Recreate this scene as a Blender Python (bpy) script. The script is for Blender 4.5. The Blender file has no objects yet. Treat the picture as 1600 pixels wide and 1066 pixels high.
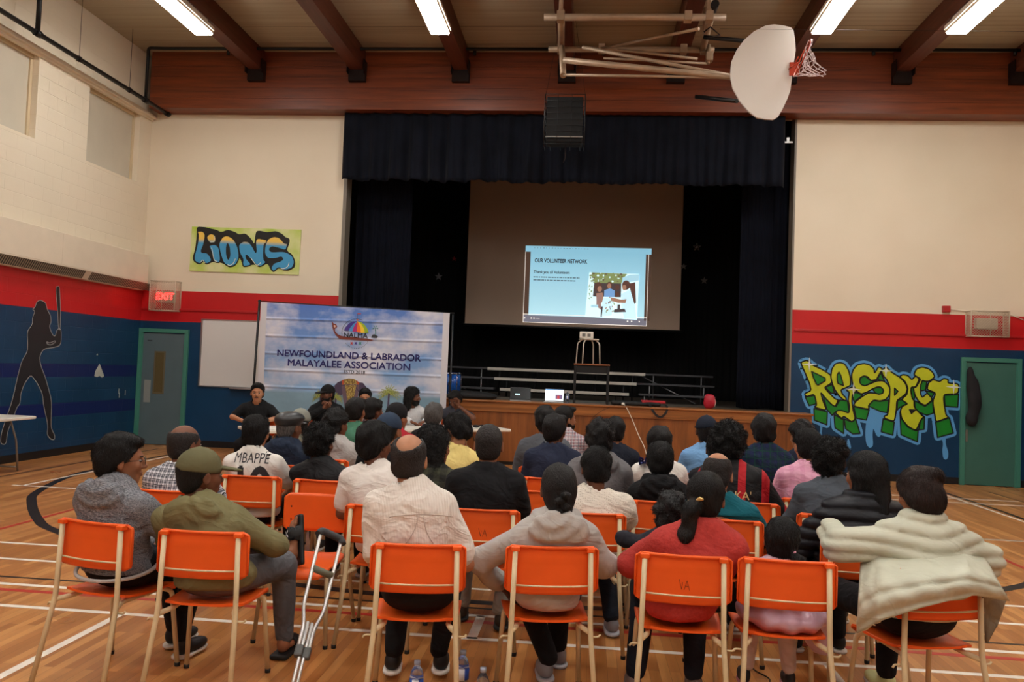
import bpy, bmesh, math, random
import numpy as np
from mathutils import Vector, Matrix, geometry
from mathutils.bvhtree import BVHTree

S = bpy.context.scene
COL = S.collection
PI = math.pi

# ------------------------------------------------------------------ camera
CAM_H = 1.62
YAW, PITCH, ROLL = 0.0945, 0.0365, 0.0387
FPX = 1244.4
Fv = Vector((-math.sin(YAW)*math.cos(PITCH), math.cos(YAW)*math.cos(PITCH), math.sin(PITCH)))
R0 = Vector((math.cos(YAW), math.sin(YAW), 0)); U0 = R0.cross(Fv)
Rv = R0*math.cos(ROLL) + U0*math.sin(ROLL)
Uv = -R0*math.sin(ROLL) + U0*math.cos(ROLL)
cd = bpy.data.cameras.new('camera'); cam = bpy.data.objects.new('camera', cd); COL.objects.link(cam)
cd.sensor_width = 36; cd.lens = FPX/1600*36; cd.clip_end = 100
cam.matrix_world = Matrix(((Rv.x, Uv.x, -Fv.x, 0), (Rv.y, Uv.y, -Fv.y, 0), (Rv.z, Uv.z, -Fv.z, CAM_H), (0, 0, 0, 1)))
S.camera = cam

# ------------------------------------------------------------------ light and exposure
w = bpy.data.worlds.new('world'); S.world = w; w.use_nodes = True
w.node_tree.nodes['Background'].inputs[0].default_value = (0.9, 0.85, 0.8, 1)
w.node_tree.nodes['Background'].inputs[1].default_value = 0.02
S.view_settings.view_transform = 'Standard'; S.view_settings.look = 'None'
S.view_settings.exposure = 1.08; S.view_settings.gamma = 1; S.view_settings.use_curve_mapping = False
LAMP_STRENGTH = 30.0

# the room
XL, XR, YF, YB, ZC = -8.25, 7.35, 14.03, -7.0, 7.18
PX0, PX1, ZS = -4.46, 3.46, 1.09       # stage opening and stage height

def at(u, v, Y):                        # a pixel of the photograph as a point at distance Y
    d = Fv*FPX + Rv*(u-800) - Uv*(v-533)
    t = Y/d.y
    return Vector((0, 0, CAM_H)) + d*t

# ------------------------------------------------------------------ materials
MATS = {}
def srgb(r, g, b):
    f = lambda c: (c/255/12.92) if c/255 <= 0.04045 else ((c/255+0.055)/1.055)**2.4
    return (f(r), f(g), f(b), 1)
def mat(name, col, rough=0.6, metal=0.0, noise=0.0, nscale=8, bump=0.0, bscale=60, emit=None, estr=0, spec=0.5,
        trans=0, coat=0, stretch=None, sheen=0):
    if name in MATS: return MATS[name]
    m = bpy.data.materials.new(name); m.use_nodes = True; MATS[name] = m
    nt = m.node_tree; b = nt.nodes['Principled BSDF']
    c = col if len(col) == 4 else srgb(*col)
    b.inputs['Base Color'].default_value = c
    b.inputs['Roughness'].default_value = rough; b.inputs['Metallic'].default_value = metal
    b.inputs['Specular IOR Level'].default_value = spec
    if trans: b.inputs['Transmission Weight'].default_value = trans
    if coat: b.inputs['Coat Weight'].default_value = coat
    if sheen: b.inputs['Sheen Weight'].default_value = sheen; b.inputs['Sheen Roughness'].default_value = .4
    if emit:
        b.inputs['Emission Color'].default_value = emit if len(emit) == 4 else srgb(*emit)
        b.inputs['Emission Strength'].default_value = estr
    if noise or bump:
        tc = nt.nodes.new('ShaderNodeTexCoord'); mp = nt.nodes.new('ShaderNodeMapping')
        nt.links.new(tc.outputs['Object'], mp.inputs[0])
        if stretch: mp.inputs['Scale'].default_value = stretch
    if noise:
        n = nt.nodes.new('ShaderNodeTexNoise'); n.inputs['Scale'].default_value = nscale; n.inputs['Detail'].default_value = 5
        nt.links.new(mp.outputs[0], n.inputs['Vector'])
        mx = nt.nodes.new('ShaderNodeMix'); mx.data_type = 'RGBA'
        mx.inputs[6].default_value = tuple(max(0, x*(1-noise)) for x in c[:3])+(1,)
        mx.inputs[7].default_value = tuple(min(1, x*(1+noise)) for x in c[:3])+(1,)
        rp = nt.nodes.new('ShaderNodeMapRange'); rp.inputs[1].default_value = .3; rp.inputs[2].default_value = .7
        nt.links.new(n.outputs[0], rp.inputs[0]); nt.links.new(rp.outputs[0], mx.inputs[0])
        nt.links.new(mx.outputs[2], b.inputs['Base Color'])
    if bump:
        n2 = nt.nodes.new('ShaderNodeTexNoise'); n2.inputs['Scale'].default_value = bscale; n2.inputs['Detail'].default_value = 4
        nt.links.new(mp.outputs[0], n2.inputs['Vector'])
        bp = nt.nodes.new('ShaderNodeBump'); bp.inputs['Strength'].default_value = bump; bp.inputs['Distance'].default_value = .02
        nt.links.new(n2.outputs[0], bp.inputs['Height']); nt.links.new(bp.outputs[0], b.inputs['Normal'])
    return m
class NT:                                # tiny node helper
    def __init__(s, name, rough=.6, spec=.5):
        s.m = bpy.data.materials.new(name); s.m.use_nodes = True; s.t = s.m.node_tree; s.b = s.t.nodes['Principled BSDF']
        s.b.inputs['Roughness'].default_value = rough; s.b.inputs['Specular IOR Level'].default_value = spec
        MATS[name] = s.m
        s.tc = s.n('TexCoord'); s.obj = s.tc.outputs['Object']
    def n(s, typ, **kw):
        x = s.t.nodes.new('ShaderNode'+typ)
        for k, v in kw.items(): setattr(x, k, v)
        return x
    def l(s, a, b): s.t.links.new(a, b)
    def mapping(s, scale=(1, 1, 1), rot=(0, 0, 0), loc=(0, 0, 0)):
        x = s.n('Mapping'); x.inputs['Scale'].default_value = scale; x.inputs['Rotation'].default_value = rot
        x.inputs['Location'].default_value = loc; s.l(s.obj, x.inputs[0]); return x.outputs[0]
    def math(s, op, a, b=None):
        x = s.n('Math', operation=op)
        for i, v in enumerate((a, b)):
            if v is None: continue
            if isinstance(v, (int, float)): x.inputs[i].default_value = v
            else: s.l(v, x.inputs[i])
        return x.outputs[0]
    def mix(s, f, a, b, bt='MIX'):
        x = s.n('Mix', data_type='RGBA', blend_type=bt)
        for i, v in ((0, f), (6, a), (7, b)):
            if isinstance(v, (int, float, tuple)): x.inputs[i].default_value = v
            else: s.l(v, x.inputs[i])
        return x.outputs[2]
    def sep(s, v=None):
        x = s.n('SeparateXYZ'); s.l(v or s.obj, x.inputs[0]); return x.outputs
    def noise(s, scale, vec=None, detail=4, rough=.5):
        x = s.n('TexNoise'); x.inputs['Scale'].default_value = scale; x.inputs['Detail'].default_value = detail
        x.inputs['Roughness'].default_value = rough
        s.l(vec or s.obj, x.inputs['Vector']); return x.outputs[0]
    def rng(s, v, a, b, c=0., d=1.):
        x = s.n('MapRange'); x.inputs[1].default_value = a; x.inputs[2].default_value = b
        x.inputs[3].default_value = c; x.inputs[4].default_value = d; s.l(v, x.inputs[0]); return x.outputs[0]
    def base(s, v): s.l(v, s.b.inputs['Base Color'])
    def bump(s, h, st=.3, dist=.02):
        x = s.n('Bump'); x.inputs['Strength'].default_value = st; x.inputs['Distance'].default_value = dist
        s.l(h, x.inputs['Height']); s.l(x.outputs[0], s.b.inputs['Normal'])

# ------------------------------------------------------------------ mesh helpers
def obj(name, bm, m=None, parent=None, smooth=False, loc=None, rot=None):
    me = bpy.data.meshes.new(name)
    bmesh.ops.recalc_face_normals(bm, faces=bm.faces[:])
    bm.to_mesh(me); bm.free()
    return link(name, me, m, parent, smooth, loc, rot)
def link(name, me, m=None, parent=None, smooth=False, loc=None, rot=None):
    o = bpy.data.objects.new(name, me); COL.objects.link(o)
    if m is not None:
        for x in (m if isinstance(m, (list, tuple)) else [m]): me.materials.append(x)
    if smooth: me.polygons.foreach_set('use_smooth', [True]*len(me.polygons))
    if parent: o.parent = parent
    if loc is not None: o.location = loc
    if rot is not None: o.rotation_euler = rot
    return o
def tag(o, label, cat, group=None):
    o['label'] = label; o['category'] = cat
    if group: o['group'] = group
    return o
def thing(name, label, cat, loc=(0, 0, 0), rz=0, group=None):
    o = bpy.data.objects.new(name, None); COL.objects.link(o); o.location = loc; o.rotation_euler = (0, 0, rz)
    o.empty_display_size = .1
    return tag(o, label, cat, group)
def struct(name, bm, m, parent=None, smooth=False):
    o = obj(name, bm, m, parent, smooth)
    if not parent: o['kind'] = 'structure'
    return o
def BM(): return bmesh.new()
def box(bm, x0, x1, y0, y1, z0, z1, mi=0):
    v = [bm.verts.new(p) for p in ((x0,y0,z0),(x1,y0,z0),(x1,y1,z0),(x0,y1,z0),(x0,y0,z1),(x1,y0,z1),(x1,y1,z1),(x0,y1,z1))]
    for f in ((0,3,2,1),(4,5,6,7),(0,1,5,4),(1,2,6,5),(2,3,7,6),(3,0,4,7)):
        bm.faces.new([v[i] for i in f]).material_index = mi
    return bm
def bbox(bm, x0, x1, y0, y1, z0, z1, bev=.01, seg=2, mi=0):   # bevelled box
    t = bmesh.new(); box(t, x0, x1, y0, y1, z0, z1, mi)
    bmesh.ops.bevel(t, geom=t.edges[:], offset=bev, segments=seg, affect='EDGES', profile=.5)
    merge(bm, t); return bm
def merge(bm, t, M=None):
    if M is not None: bmesh.ops.transform(t, matrix=M, verts=t.verts[:])
    me = bpy.data.meshes.new('tmp'); t.to_mesh(me); t.free(); bm.from_mesh(me); bpy.data.meshes.remove(me)
def tube(bm, pts, r, n=8, mi=0, cap=True, closed=False):
    P = [Vector(p) for p in pts]; rings = []; k = len(P)
    rr = r if isinstance(r, (list, tuple)) else [r]*k
    prev = None
    for i, p in enumerate(P):
        a = P[(i-1) % k] if (i > 0 or closed) else P[i]; b = P[(i+1) % k] if (i < k-1 or closed) else P[i]
        d = (b-a).normalized()
        if prev is None:
            s = d.orthogonal().normalized()
        else:
            s = (prev - d*prev.dot(d))
            s = s.normalized() if s.length > 1e-6 else d.orthogonal().normalized()
        prev = s; t = d.cross(s)
        rings.append([bm.verts.new(p + (s*math.cos(2*PI*j/n) + t*math.sin(2*PI*j/n))*rr[i]) for j in range(n)])
    for i in range(k if closed else k-1):
        A, B = rings[i], rings[(i+1) % k]
        for j in range(n):
            f = bm.faces.new((A[j], A[(j+1) % n], B[(j+1) % n], B[j])); f.material_index = mi; f.smooth = True
    if cap and not closed:
        for q in (rings[0][::-1], rings[-1]):
            bm.faces.new(q).material_index = mi
    return bm
def bend(pts, rad=.04, n=5):            # round the corners of a polyline
    P = [Vector(p) for p in pts]; out = [P[0]]
    for i in range(1, len(P)-1):
        a = (P[i-1]-P[i]); b = (P[i+1]-P[i]); ra = min(rad, a.length*.45, b.length*.45)
        A = P[i]+a.normalized()*ra; B = P[i]+b.normalized()*ra
        for j in range(n+1):
            t = j/n; out.append(A*(1-t)**2 + P[i]*2*t*(1-t) + B*t*t)
    out.append(P[-1]); return out
def lathe(bm, prof, n=24, c=(0, 0, 0), mi=0):
    rings = [[bm.verts.new((c[0]+r*math.cos(2*PI*j/n), c[1]+r*math.sin(2*PI*j/n), c[2]+z)) for j in range(n)] for r, z in prof]
    for i in range(len(rings)-1):
        for j in range(n):
            f = bm.faces.new((rings[i][j], rings[i][(j+1) % n], rings[i+1][(j+1) % n], rings[i+1][j])); f.material_index = mi; f.smooth = True
    for q in (rings[0][::-1], rings[-1]): bm.faces.new(q).material_index = mi
    return bm
def poly(bm, pts, fn, mi=0, th=0.0, nrm=None):       # filled 2D polygon placed by fn(a,b)
    tri = geometry.tessellate_polygon([[Vector((a, b, 0)) for a, b in pts]])
    V = [bm.verts.new(fn(a, b)) for a, b in pts]
    for t in tri:
        try: bm.faces.new([V[i] for i in t]).material_index = mi
        except ValueError: pass
    return bm
def soften(p, n=1, r=.2):              # round off the corners of a 2D outline
    for _ in range(n):
        q = []
        for i in range(len(p)):
            a, b = p[i], p[(i+1) % len(p)]
            q += [(a[0]+(b[0]-a[0])*r, a[1]+(b[1]-a[1])*r), (b[0]+(a[0]-b[0])*r, b[1]+(a[1]-b[1])*r)]
        p = q
    return p
def ribbon(bm, pts, wd, fn, mi=0, closed=True, step=(0, -1, 0)):      # stroke along a 2D polyline
    n = len(pts); st = Vector(step)*.00004; c = 0
    for i in range(n if closed else n-1):
        a = Vector(pts[i]); b = Vector(pts[(i+1) % n]); d = b-a
        if d.length < 1e-6: continue
        s = Vector((-d.y, d.x)).normalized()*wd
        c = (c+1) % 20; V = [bm.verts.new(Vector(fn(*q))+st*c) for q in (a+s, b+s, b-s, a-s)]
        bm.faces.new(V).material_index = mi
    for a in pts:
        c = (c+1) % 20; V = [bm.verts.new(Vector(fn(a[0]+wd*math.cos(PI*k/4), a[1]+wd*math.sin(PI*k/4)))+st*c) for k in range(8)]
        bm.faces.new(V).material_index = mi
    return bm
def split_tris(bm, mx):           # cut a flat mesh into small triangles so it can follow a curved surface
    bmesh.ops.triangulate(bm, faces=bm.faces[:]); st = [[v.co.copy() for v in f.verts] for f in bm.faces]; out = []
    while st:
        t = st.pop(); L_ = [(t[(i+1) % 3]-t[i]).length for i in range(3)]; i = L_.index(max(L_))
        if L_[i] < mx: out.append(t); continue
        m = (t[i]+t[(i+1) % 3])/2; st += [[t[i], m, t[(i+2) % 3]], [m, t[(i+1) % 3], t[(i+2) % 3]]]
    n = bmesh.new()
    for t in out: n.faces.new([n.verts.new(v) for v in t])
    bm.free(); return n
def text_mesh(s, size, bold=0.0, shear=0, align='CENTER', sx=1.0):
    cu = bpy.data.curves.new('t', 'FONT'); cu.body = s; cu.size = size; cu.align_x = align; cu.align_y = 'CENTER'
    cu.offset = 0; cu.shear = shear; cu.resolution_u = 3
    o = bpy.data.objects.new('t', cu); COL.objects.link(o)
    bpy.context.view_layer.update()
    me = bpy.data.meshes.new_from_object(o.evaluated_get(bpy.context.evaluated_depsgraph_get()))
    bpy.data.objects.remove(o); bpy.data.curves.remove(cu)
    bm = bmesh.new(); bm.from_mesh(me); bpy.data.meshes.remove(me)
    if bold:                         # heavier strokes from slightly shifted copies
        base = bm.copy()
        for i, (a, b) in enumerate(((bold, 0), (-bold, 0), (0, bold), (0, -bold))):
            t = base.copy(); bmesh.ops.translate(t, vec=(a, b, .00005*(i+1)), verts=t.verts[:]); merge(bm, t)
        base.free()
    for v in bm.verts: v.co.x *= sx
    return bm
def text_on(bm, s, size, origin, xdir, zdir, mi=0, **kw):
    t = text_mesh(s, size, **kw); o = Vector(origin); xd = Vector(xdir); zd = Vector(zdir)
    for f in t.faces: f.material_index = mi
    for v in t.verts: v.co = o + xd*v.co.x + zd*v.co.y
    merge(bm, t)

# ------------------------------------------------------------------ signed-distance bodies (numpy surface nets)
def rc(P, a, b, r1, r2):
    a = np.asarray(a, float); b = np.asarray(b, float); ab = b-a
    t = np.clip(((P-a)@ab)/max(1e-9, ab@ab), 0, 1)
    return np.linalg.norm(P-a-t[..., None]*ab, axis=-1) - (r1+(r2-r1)*t)
def el(P, c, r, M=None):
    q = P-np.asarray(c, float)
    if M is not None: q = q@M
    r = np.asarray(r, float); k0 = np.linalg.norm(q/r, axis=-1); k1 = np.linalg.norm(q/(r*r), axis=-1)
    return k0*(k0-1)/np.maximum(k1, 1e-9)
def bx(P, c, h, r=.0, M=None):
    q = P-np.asarray(c, float)
    if M is not None: q = q@M
    q = np.abs(q)-(np.asarray(h, float)-r)
    return np.linalg.norm(np.maximum(q, 0), axis=-1)+np.minimum(q.max(-1), 0)-r
def smin(a, b, k=.03):
    h = np.clip(.5+.5*(b-a)/k, 0, 1); return b*(1-h)+a*h-k*h*(1-h)
def smax(a, b, k=.02): return -smin(-a, -b, k)
def wob(P, f, ph=0):
    x, y, z = P[..., 0]*f, P[..., 1]*f, P[..., 2]*f
    return (np.sin(x+1.7*np.sin(y*.8+ph)+ph)*np.sin(y+1.3*np.sin(z*.9+ph))+np.sin(z+1.9*np.sin(x*.7+2*ph)))*.5
def nets(f, lo, hi, h):
    lo = np.asarray(lo, float); hi = np.asarray(hi, float)
    n = np.maximum(3, np.ceil((hi-lo)/h).astype(int)+1)
    ax = [lo[i]+h*np.arange(n[i]) for i in range(3)]
    P = np.stack(np.meshgrid(*ax, indexing='ij'), -1); v = f(P)
    v[0], v[-1] = np.maximum(v[0], h), np.maximum(v[-1], h)
    v[:, 0] = np.maximum(v[:, 0], h); v[:, -1] = np.maximum(v[:, -1], h)
    v[:, :, 0] = np.maximum(v[:, :, 0], h); v[:, :, -1] = np.maximum(v[:, :, -1], h)
    ins = v < 0; c = tuple(n-1)
    acc = np.zeros(c+(3,)); cnt = np.zeros(c)
    sl = lambda o: tuple(slice(o[i], o[i]+c[i]) for i in range(3))
    cor = [(i, j, k) for i in (0, 1) for j in (0, 1) for k in (0, 1)]
    for a in cor:
        for d in range(3):
            if a[d]: continue
            b = list(a); b[d] = 1; b = tuple(b)
            va, vb = v[sl(a)], v[sl(b)]; m = ins[sl(a)] != ins[sl(b)]
            t = np.where(m, va/np.where(m, va-vb, 1), 0)
            p = np.zeros(c+(3,))
            for i in range(3): p[..., i] = a[i]+(t if i == d else 0)
            acc += p*m[..., None]; cnt += m
    act = cnt > 0; idx = -np.ones(c, int); idx[act] = np.arange(act.sum())
    g = np.stack(np.meshgrid(*[np.arange(k) for k in c], indexing='ij'), -1)[act]
    V = lo+h*(g+acc[act]/cnt[act][:, None])
    F = []
    for d in range(3):
        e, k = (d+1) % 3, (d+2) % 3
        s0 = [slice(None)]*3; s1 = [slice(None)]*3
        s0[d] = slice(0, n[d]-1); s1[d] = slice(1, n[d])
        for q in (e, k): s0[q] = s1[q] = slice(1, n[q]-1)
        A, B = ins[tuple(s0)], ins[tuple(s1)]; w = np.argwhere(A != B)
        if not len(w): continue
        fl = A[A != B]; w = w.copy(); w[:, e] += 1; w[:, k] += 1
        def ii(de, dk):
            q = w.copy(); q[:, e] -= de; q[:, k] -= dk; return idx[q[:, 0], q[:, 1], q[:, 2]]
        Q = np.stack([ii(1, 1), ii(0, 1), ii(0, 0), ii(1, 0)], 1)
        Q[~fl] = Q[~fl][:, ::-1]; F.append(Q)
    F = np.concatenate(F) if F else np.zeros((0, 4), int)
    return V, F
def sdf_mesh(name, parts, m, parent=None):       # parts: list of (V, F, material index)
    VV = []; FF = []; MI = []; o = 0
    for V, F, mi in parts:
        VV.append(V); FF.append(F+o); MI += [mi]*len(F); o += len(V)
    V = np.concatenate(VV); F = np.concatenate(FF)
    me = bpy.data.meshes.new(name)
    me.vertices.add(len(V)); me.vertices.foreach_set('co', V.astype(np.float32).ravel())
    me.loops.add(len(F)*4); me.loops.foreach_set('vertex_index', F.astype(np.int32).ravel())
    me.polygons.add(len(F)); me.polygons.foreach_set('loop_start', np.arange(0, len(F)*4, 4, dtype=np.int32))
    me.update(calc_edges=True)
    ob = link(name, me, m, parent, True)
    me.polygons.foreach_set('material_index', MI)
    me.validate()
    return ob
def rotm(yaw=0, pitch=0, roll=0):                # local->parent rotation, degrees
    return np.array(Matrix.Rotation(math.radians(yaw), 3, 'Z') @ Matrix.Rotation(math.radians(pitch), 3, 'X') @ Matrix.Rotation(math.radians(roll), 3, 'Y'))

# ================================================================== THE ROOM
# --- floor
def floor_material():
    k = NT('gym_floor_boards', rough=.3, spec=.5)
    mp = k.mapping(rot=(0, 0, PI/2))
    br = k.n('TexBrick'); br.offset = .37; br.offset_frequency = 2
    for i, v in (('Scale', 1), ('Mortar Size', .0006), ('Mortar Smooth', .1), ('Brick Width', .9), ('Row Height', .057), ('Bias', 0)):
        br.inputs[i].default_value = v
    k.l(mp, br.inputs['Vector'])
    br.inputs['Color1'].default_value = (0, 0, 0, 1); br.inputs['Color2'].default_value = (1, 1, 1, 1); br.inputs['Mortar'].default_value = (.5, .5, .5, 1)
    tone = k.n('ValToRGB'); e = tone.color_ramp.elements
    e[0].position = 0; e[0].color = srgb(166, 106, 54); e[1].position = 1; e[1].color = srgb(206, 146, 84)
    m1 = e.new(.5); m1.color = srgb(184, 122, 66)
    k.l(br.outputs['Color'], tone.inputs[0])
    g = k.noise(1, k.mapping(scale=(45, 2.2, 1)), 5, .6)
    gg = k.rng(g, .3, .7, .88, 1.06)
    c1 = k.mix(1.0, tone.outputs[0], gg, 'MULTIPLY')
    big = k.rng(k.noise(.35, None, 3), .35, .65, .94, 1.04)
    c2 = k.mix(1.0, c1, big, 'MULTIPLY')
    c3 = k.mix(br.outputs['Fac'], c2, srgb(90, 52, 26))
    k.base(c3)
    k.l(k.rng(k.noise(1.2, None, 3), .3, .7, .27, .34), k.b.inputs['Roughness'])
    k.bump(k.math('ADD', k.math('MULTIPLY', br.outputs['Fac'], -.6), k.math('MULTIPLY', g, .25)), .15, .004)
    return k.m
FLOOR = floor_material()
struct('floor', box(BM(), XL-.3, XR+.3, YB, YF+.1, -.1, 0), FLOOR)
WHITE_LINE = mat('white_line_paint', (236, 228, 214), .35, noise=.06, nscale=20)
BLACK_LINE = mat('black_line_paint', (26, 24, 24), .35)
RED_LINE = mat('red_line_paint', (178, 44, 34), .35)
def marking(name, rects=(), m=WHITE_LINE, arcs=(), z=.0012, label=''):
    bm = BM()
    for x0, x1, y0, y1 in rects: box(bm, x0, x1, y0, y1, -.002, z)
    for cx, cy, r, wd, a0, a1 in arcs:
        n = 72; q = []
        for i in range(n+1):
            a = math.radians(a0+(a1-a0)*i/n)
            q.append([bm.verts.new((cx+(r+s)*math.cos(a), cy+(r+s)*math.sin(a), z)) for s in (-wd/2, wd/2)])
        for i in range(n): bm.faces.new((q[i][0], q[i][1], q[i+1][1], q[i+1][0]))
    return struct(name, bm, m)
marking('trim_1', [(XL, XR, 4.785, 4.83), (XL, XR, 5.23, 5.275), (XL, XR, 5.86, 5.90), (XL, XR, 6.345, 6.385),
        (-2.87, -2.82, YB, 4.8), (1.41, 1.455, YB, 4.8), (-.66, -.60, 4.8, 5.25)], WHITE_LINE)
marking('trim_2', [(-6.85, 5.44, 9.06, 9.10), (-6.74, -6.70, 9.06, 13.2), (5.40, 5.44, 6.4, 12.55), (3.2, 6.3, 12.24, 12.28), (3.2, 6.3, 11.79, 11.83), (3.9, XR, 9.05, 9.09)], WHITE_LINE, z=.0016)
marking('trim_3', [(XL, XR, 5.10, 5.15), (-5.27, -5.22, 5.15, 12.5), (4.0, 4.045, 5.15, 12.5)], RED_LINE, z=.0009)
marking('trim_4', [(-7.46, -7.42, YB, 13.4), (6.33, 6.36, 8, 13.2), (XL, XR, 5.40, 5.43)], BLACK_LINE, z=.0010)
half = [(-6.83, 13.4), (-6.84, 12.0), (-6.83, 10.8), (-6.69, 9.86), (-6.25, 8.68), (-5.84, 8.05), (-5.22, 7.3), (-4.77, 6.9), (-3.6, 6.2), (-2.2, 5.72), (-.65, 5.55)]
arc = half+[(-1.3-x, y) for x, y in half[-2::-1]]
def catmull(p, n=8):
    out = []
    for i in range(len(p)-1):
        a, b, c, d = (np.array(p[max(0, min(len(p)-1, j))]) for j in (i-1, i, i+1, i+2))
        for t in np.arange(n)/n: out.append(.5*((2*b)+(c-a)*t+(2*a-5*b+4*c-d)*t*t+(3*b-a-3*c+d)*t**3))
    return out+[np.array(p[-1])]
bm = BM(); cv_ = catmull(arc); prev = None
for i, p in enumerate(cv_):
    d = cv_[min(i+1, len(cv_)-1)]-cv_[max(i-1, 0)]; n_ = np.array([-d[1], d[0]])/np.linalg.norm(d)*(.048 if p[1] < 10.5 else .03)
    q = [bm.verts.new((p[0]+s_*n_[0], p[1]+s_*n_[1], .0014)) for s_ in (-1, 1)]
    if prev: bm.faces.new((prev[0], prev[1], q[1], q[0]))
    prev = q
struct('trim_11', bm, BLACK_LINE)

# --- painted block walls: cream above, red band, blue below (all paint, by height)
ZRT, ZRB = 2.843, 2.272
def wall_material(name, axis, stripes=False, blocks=True):
    k = NT(name, rough=.55, spec=.4)
    s = k.sep(); z = s[2]
    wobz = k.math('ADD', z, k.rng(k.noise(1.1), 0, 1, -.004, .004))
    def above(h): return k.math('GREATER_THAN', wobz, h)
    blue = k.mix(k.rng(k.noise(1.6), .35, .65), srgb(12, 54, 86), srgb(18, 62, 96))
    if stripes:
        for a, b_ in ((1.24, 1.445), (.62, .83)):
            inb = k.math('MULTIPLY', above(a), k.math('SUBTRACT', 1.0, above(b_)))
            blue = k.mix(inb, blue, srgb(14, 32, 88))
    red = k.mix(k.rng(k.noise(1.3), .35, .65), srgb(190, 26, 30), srgb(200, 32, 34))
    cream = k.mix(k.rng(k.noise(.9), .3, .7), srgb(222, 208, 184), srgb(228, 215, 192))
    k.base(k.mix(above(ZRT), k.mix(above(ZRB), blue, red), cream))
    k.l(k.rng(z, ZRT-.01, ZRT+.01, .4, .7), k.b.inputs['Roughness'])
    # block courses as relief
    mp = k.n('CombineXYZ'); k.l(s[axis], mp.inputs[0]); k.l(z, mp.inputs[1])
    br = k.n('TexBrick'); br.inputs['Scale'].default_value = 1; br.inputs['Mortar Size'].default_value = .006
    br.inputs['Mortar Smooth'].default_value = .6; br.inputs['Brick Width'].default_value = .4; br.inputs['Row Height'].default_value = .205
    k.l(mp.outputs[0], br.inputs['Vector'])
    if blocks:
        k.bump(k.math('ADD', k.math('MULTIPLY', br.outputs['Fac'], -1.), k.math('MULTIPLY', k.noise(40), .12)), .45, .008)
    else:
        k.bump(k.noise(45), .08, .01)
    return k.m
WF = wall_material('painted_front_wall', 0, blocks=False)
WL = wall_material('painted_left_wall', 1, stripes=True)
CREAM = mat('cream_paint', (224, 209, 186), .6, noise=.04, nscale=3, bump=.05, bscale=40)
bm = BM()
box(bm, XL-.3, PX0, YF, YF+.25, -.1, ZC); box(bm, PX1, XR+.3, YF, YF+.25, -.1, ZC); box(bm, PX0, PX1, YF, YF+.25, 6.2, ZC)
struct('wall_front', bm, WF)
# left wall with blocked-up window recesses
bm = BM(); wins = [(12.17, 13.65), (9.47, 10.96), (6.77, 8.26), (4.07, 5.56), (1.37, 2.86), (-1.33, .16), (-4.03, -2.54)]
W0, W1 = 4.77, 6.03
box(bm, XL-.3, XL, YB, YF, -.1, W0); box(bm, XL-.3, XL, YB, YF, W1, ZC)
ys = sorted([y for p in wins for y in p]); ys = [YB]+ys+[YF]
for i in range(0, len(ys), 2): box(bm, XL-.3, XL, ys[i], ys[i+1], W0, W1)
box(bm, XL-.32, XL-.14, YB, YF, W0-.05, W1+.05)
struct('wall_left', bm, WL)
struct('wall_right', box(BM(), XR, XR+.3, YB, YF, -.1, ZC), WL)
struct('wall_back', box(BM(), XL-.3, XR+.3, YB-.3, YB, -.1, ZC), wall_material('painted_back_wall', 0))
bm = BM(); bbox(bm, XL-.02, XL+.1, YB, YF, 6.035, 6.10, .006); box(bm, XL-.02, XL+.05, YB, YF, 6.10, 6.13)
box(bm, XL-.02, XL+.04, YB, YF, 6.0, 6.035)
struct('trim_5', bm, CREAM)
BOARDS = mat('blocked_window_board', (196, 186, 166), .65, noise=.05, nscale=2)
bm = BM()
for a, b in wins: box(bm, XL-.145, XL-.128, a, b, W0, W1)
struct('window_1', bm, BOARDS)
RECESS = mat('recess_edge_paint', (206, 186, 152), .6)
bm = BM()
for a, b in wins:                      # timber edge round each blocked window
    box(bm, XL-.128, XL-.09, a, b, W1-.06, W1); box(bm, XL-.128, XL-.10, b-.05, b, W0, W1-.06)
struct('trim_6', bm, RECESS)
BASEB = mat('black_rubber_base', (18, 17, 18), .5)
bm = BM(); box(bm, XL, XL+.012, YB, YF, 0, .115); struct('baseboard_left', bm, BASEB)
bm = BM(); box(bm, -7.29, -4.75, YF-.012, YF, 0, .115); box(bm, 3.72, 6.25, YF-.012, YF, 0, .115); box(bm, 7.21, XR, YF-.012, YF, 0, .115)
struct('baseboard_front', bm, BASEB)
REDP = mat('red_rail_paint', (176, 24, 28), .4)
bm = BM(); bbox(bm, XL, PX0-.1, YF-.025, YF, 2.475, 2.515, .005); bbox(bm, PX1+.06, XR, YF-.025, YF, 2.475, 2.515, .005)
struct('trim_7', bm, REDP)
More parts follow.
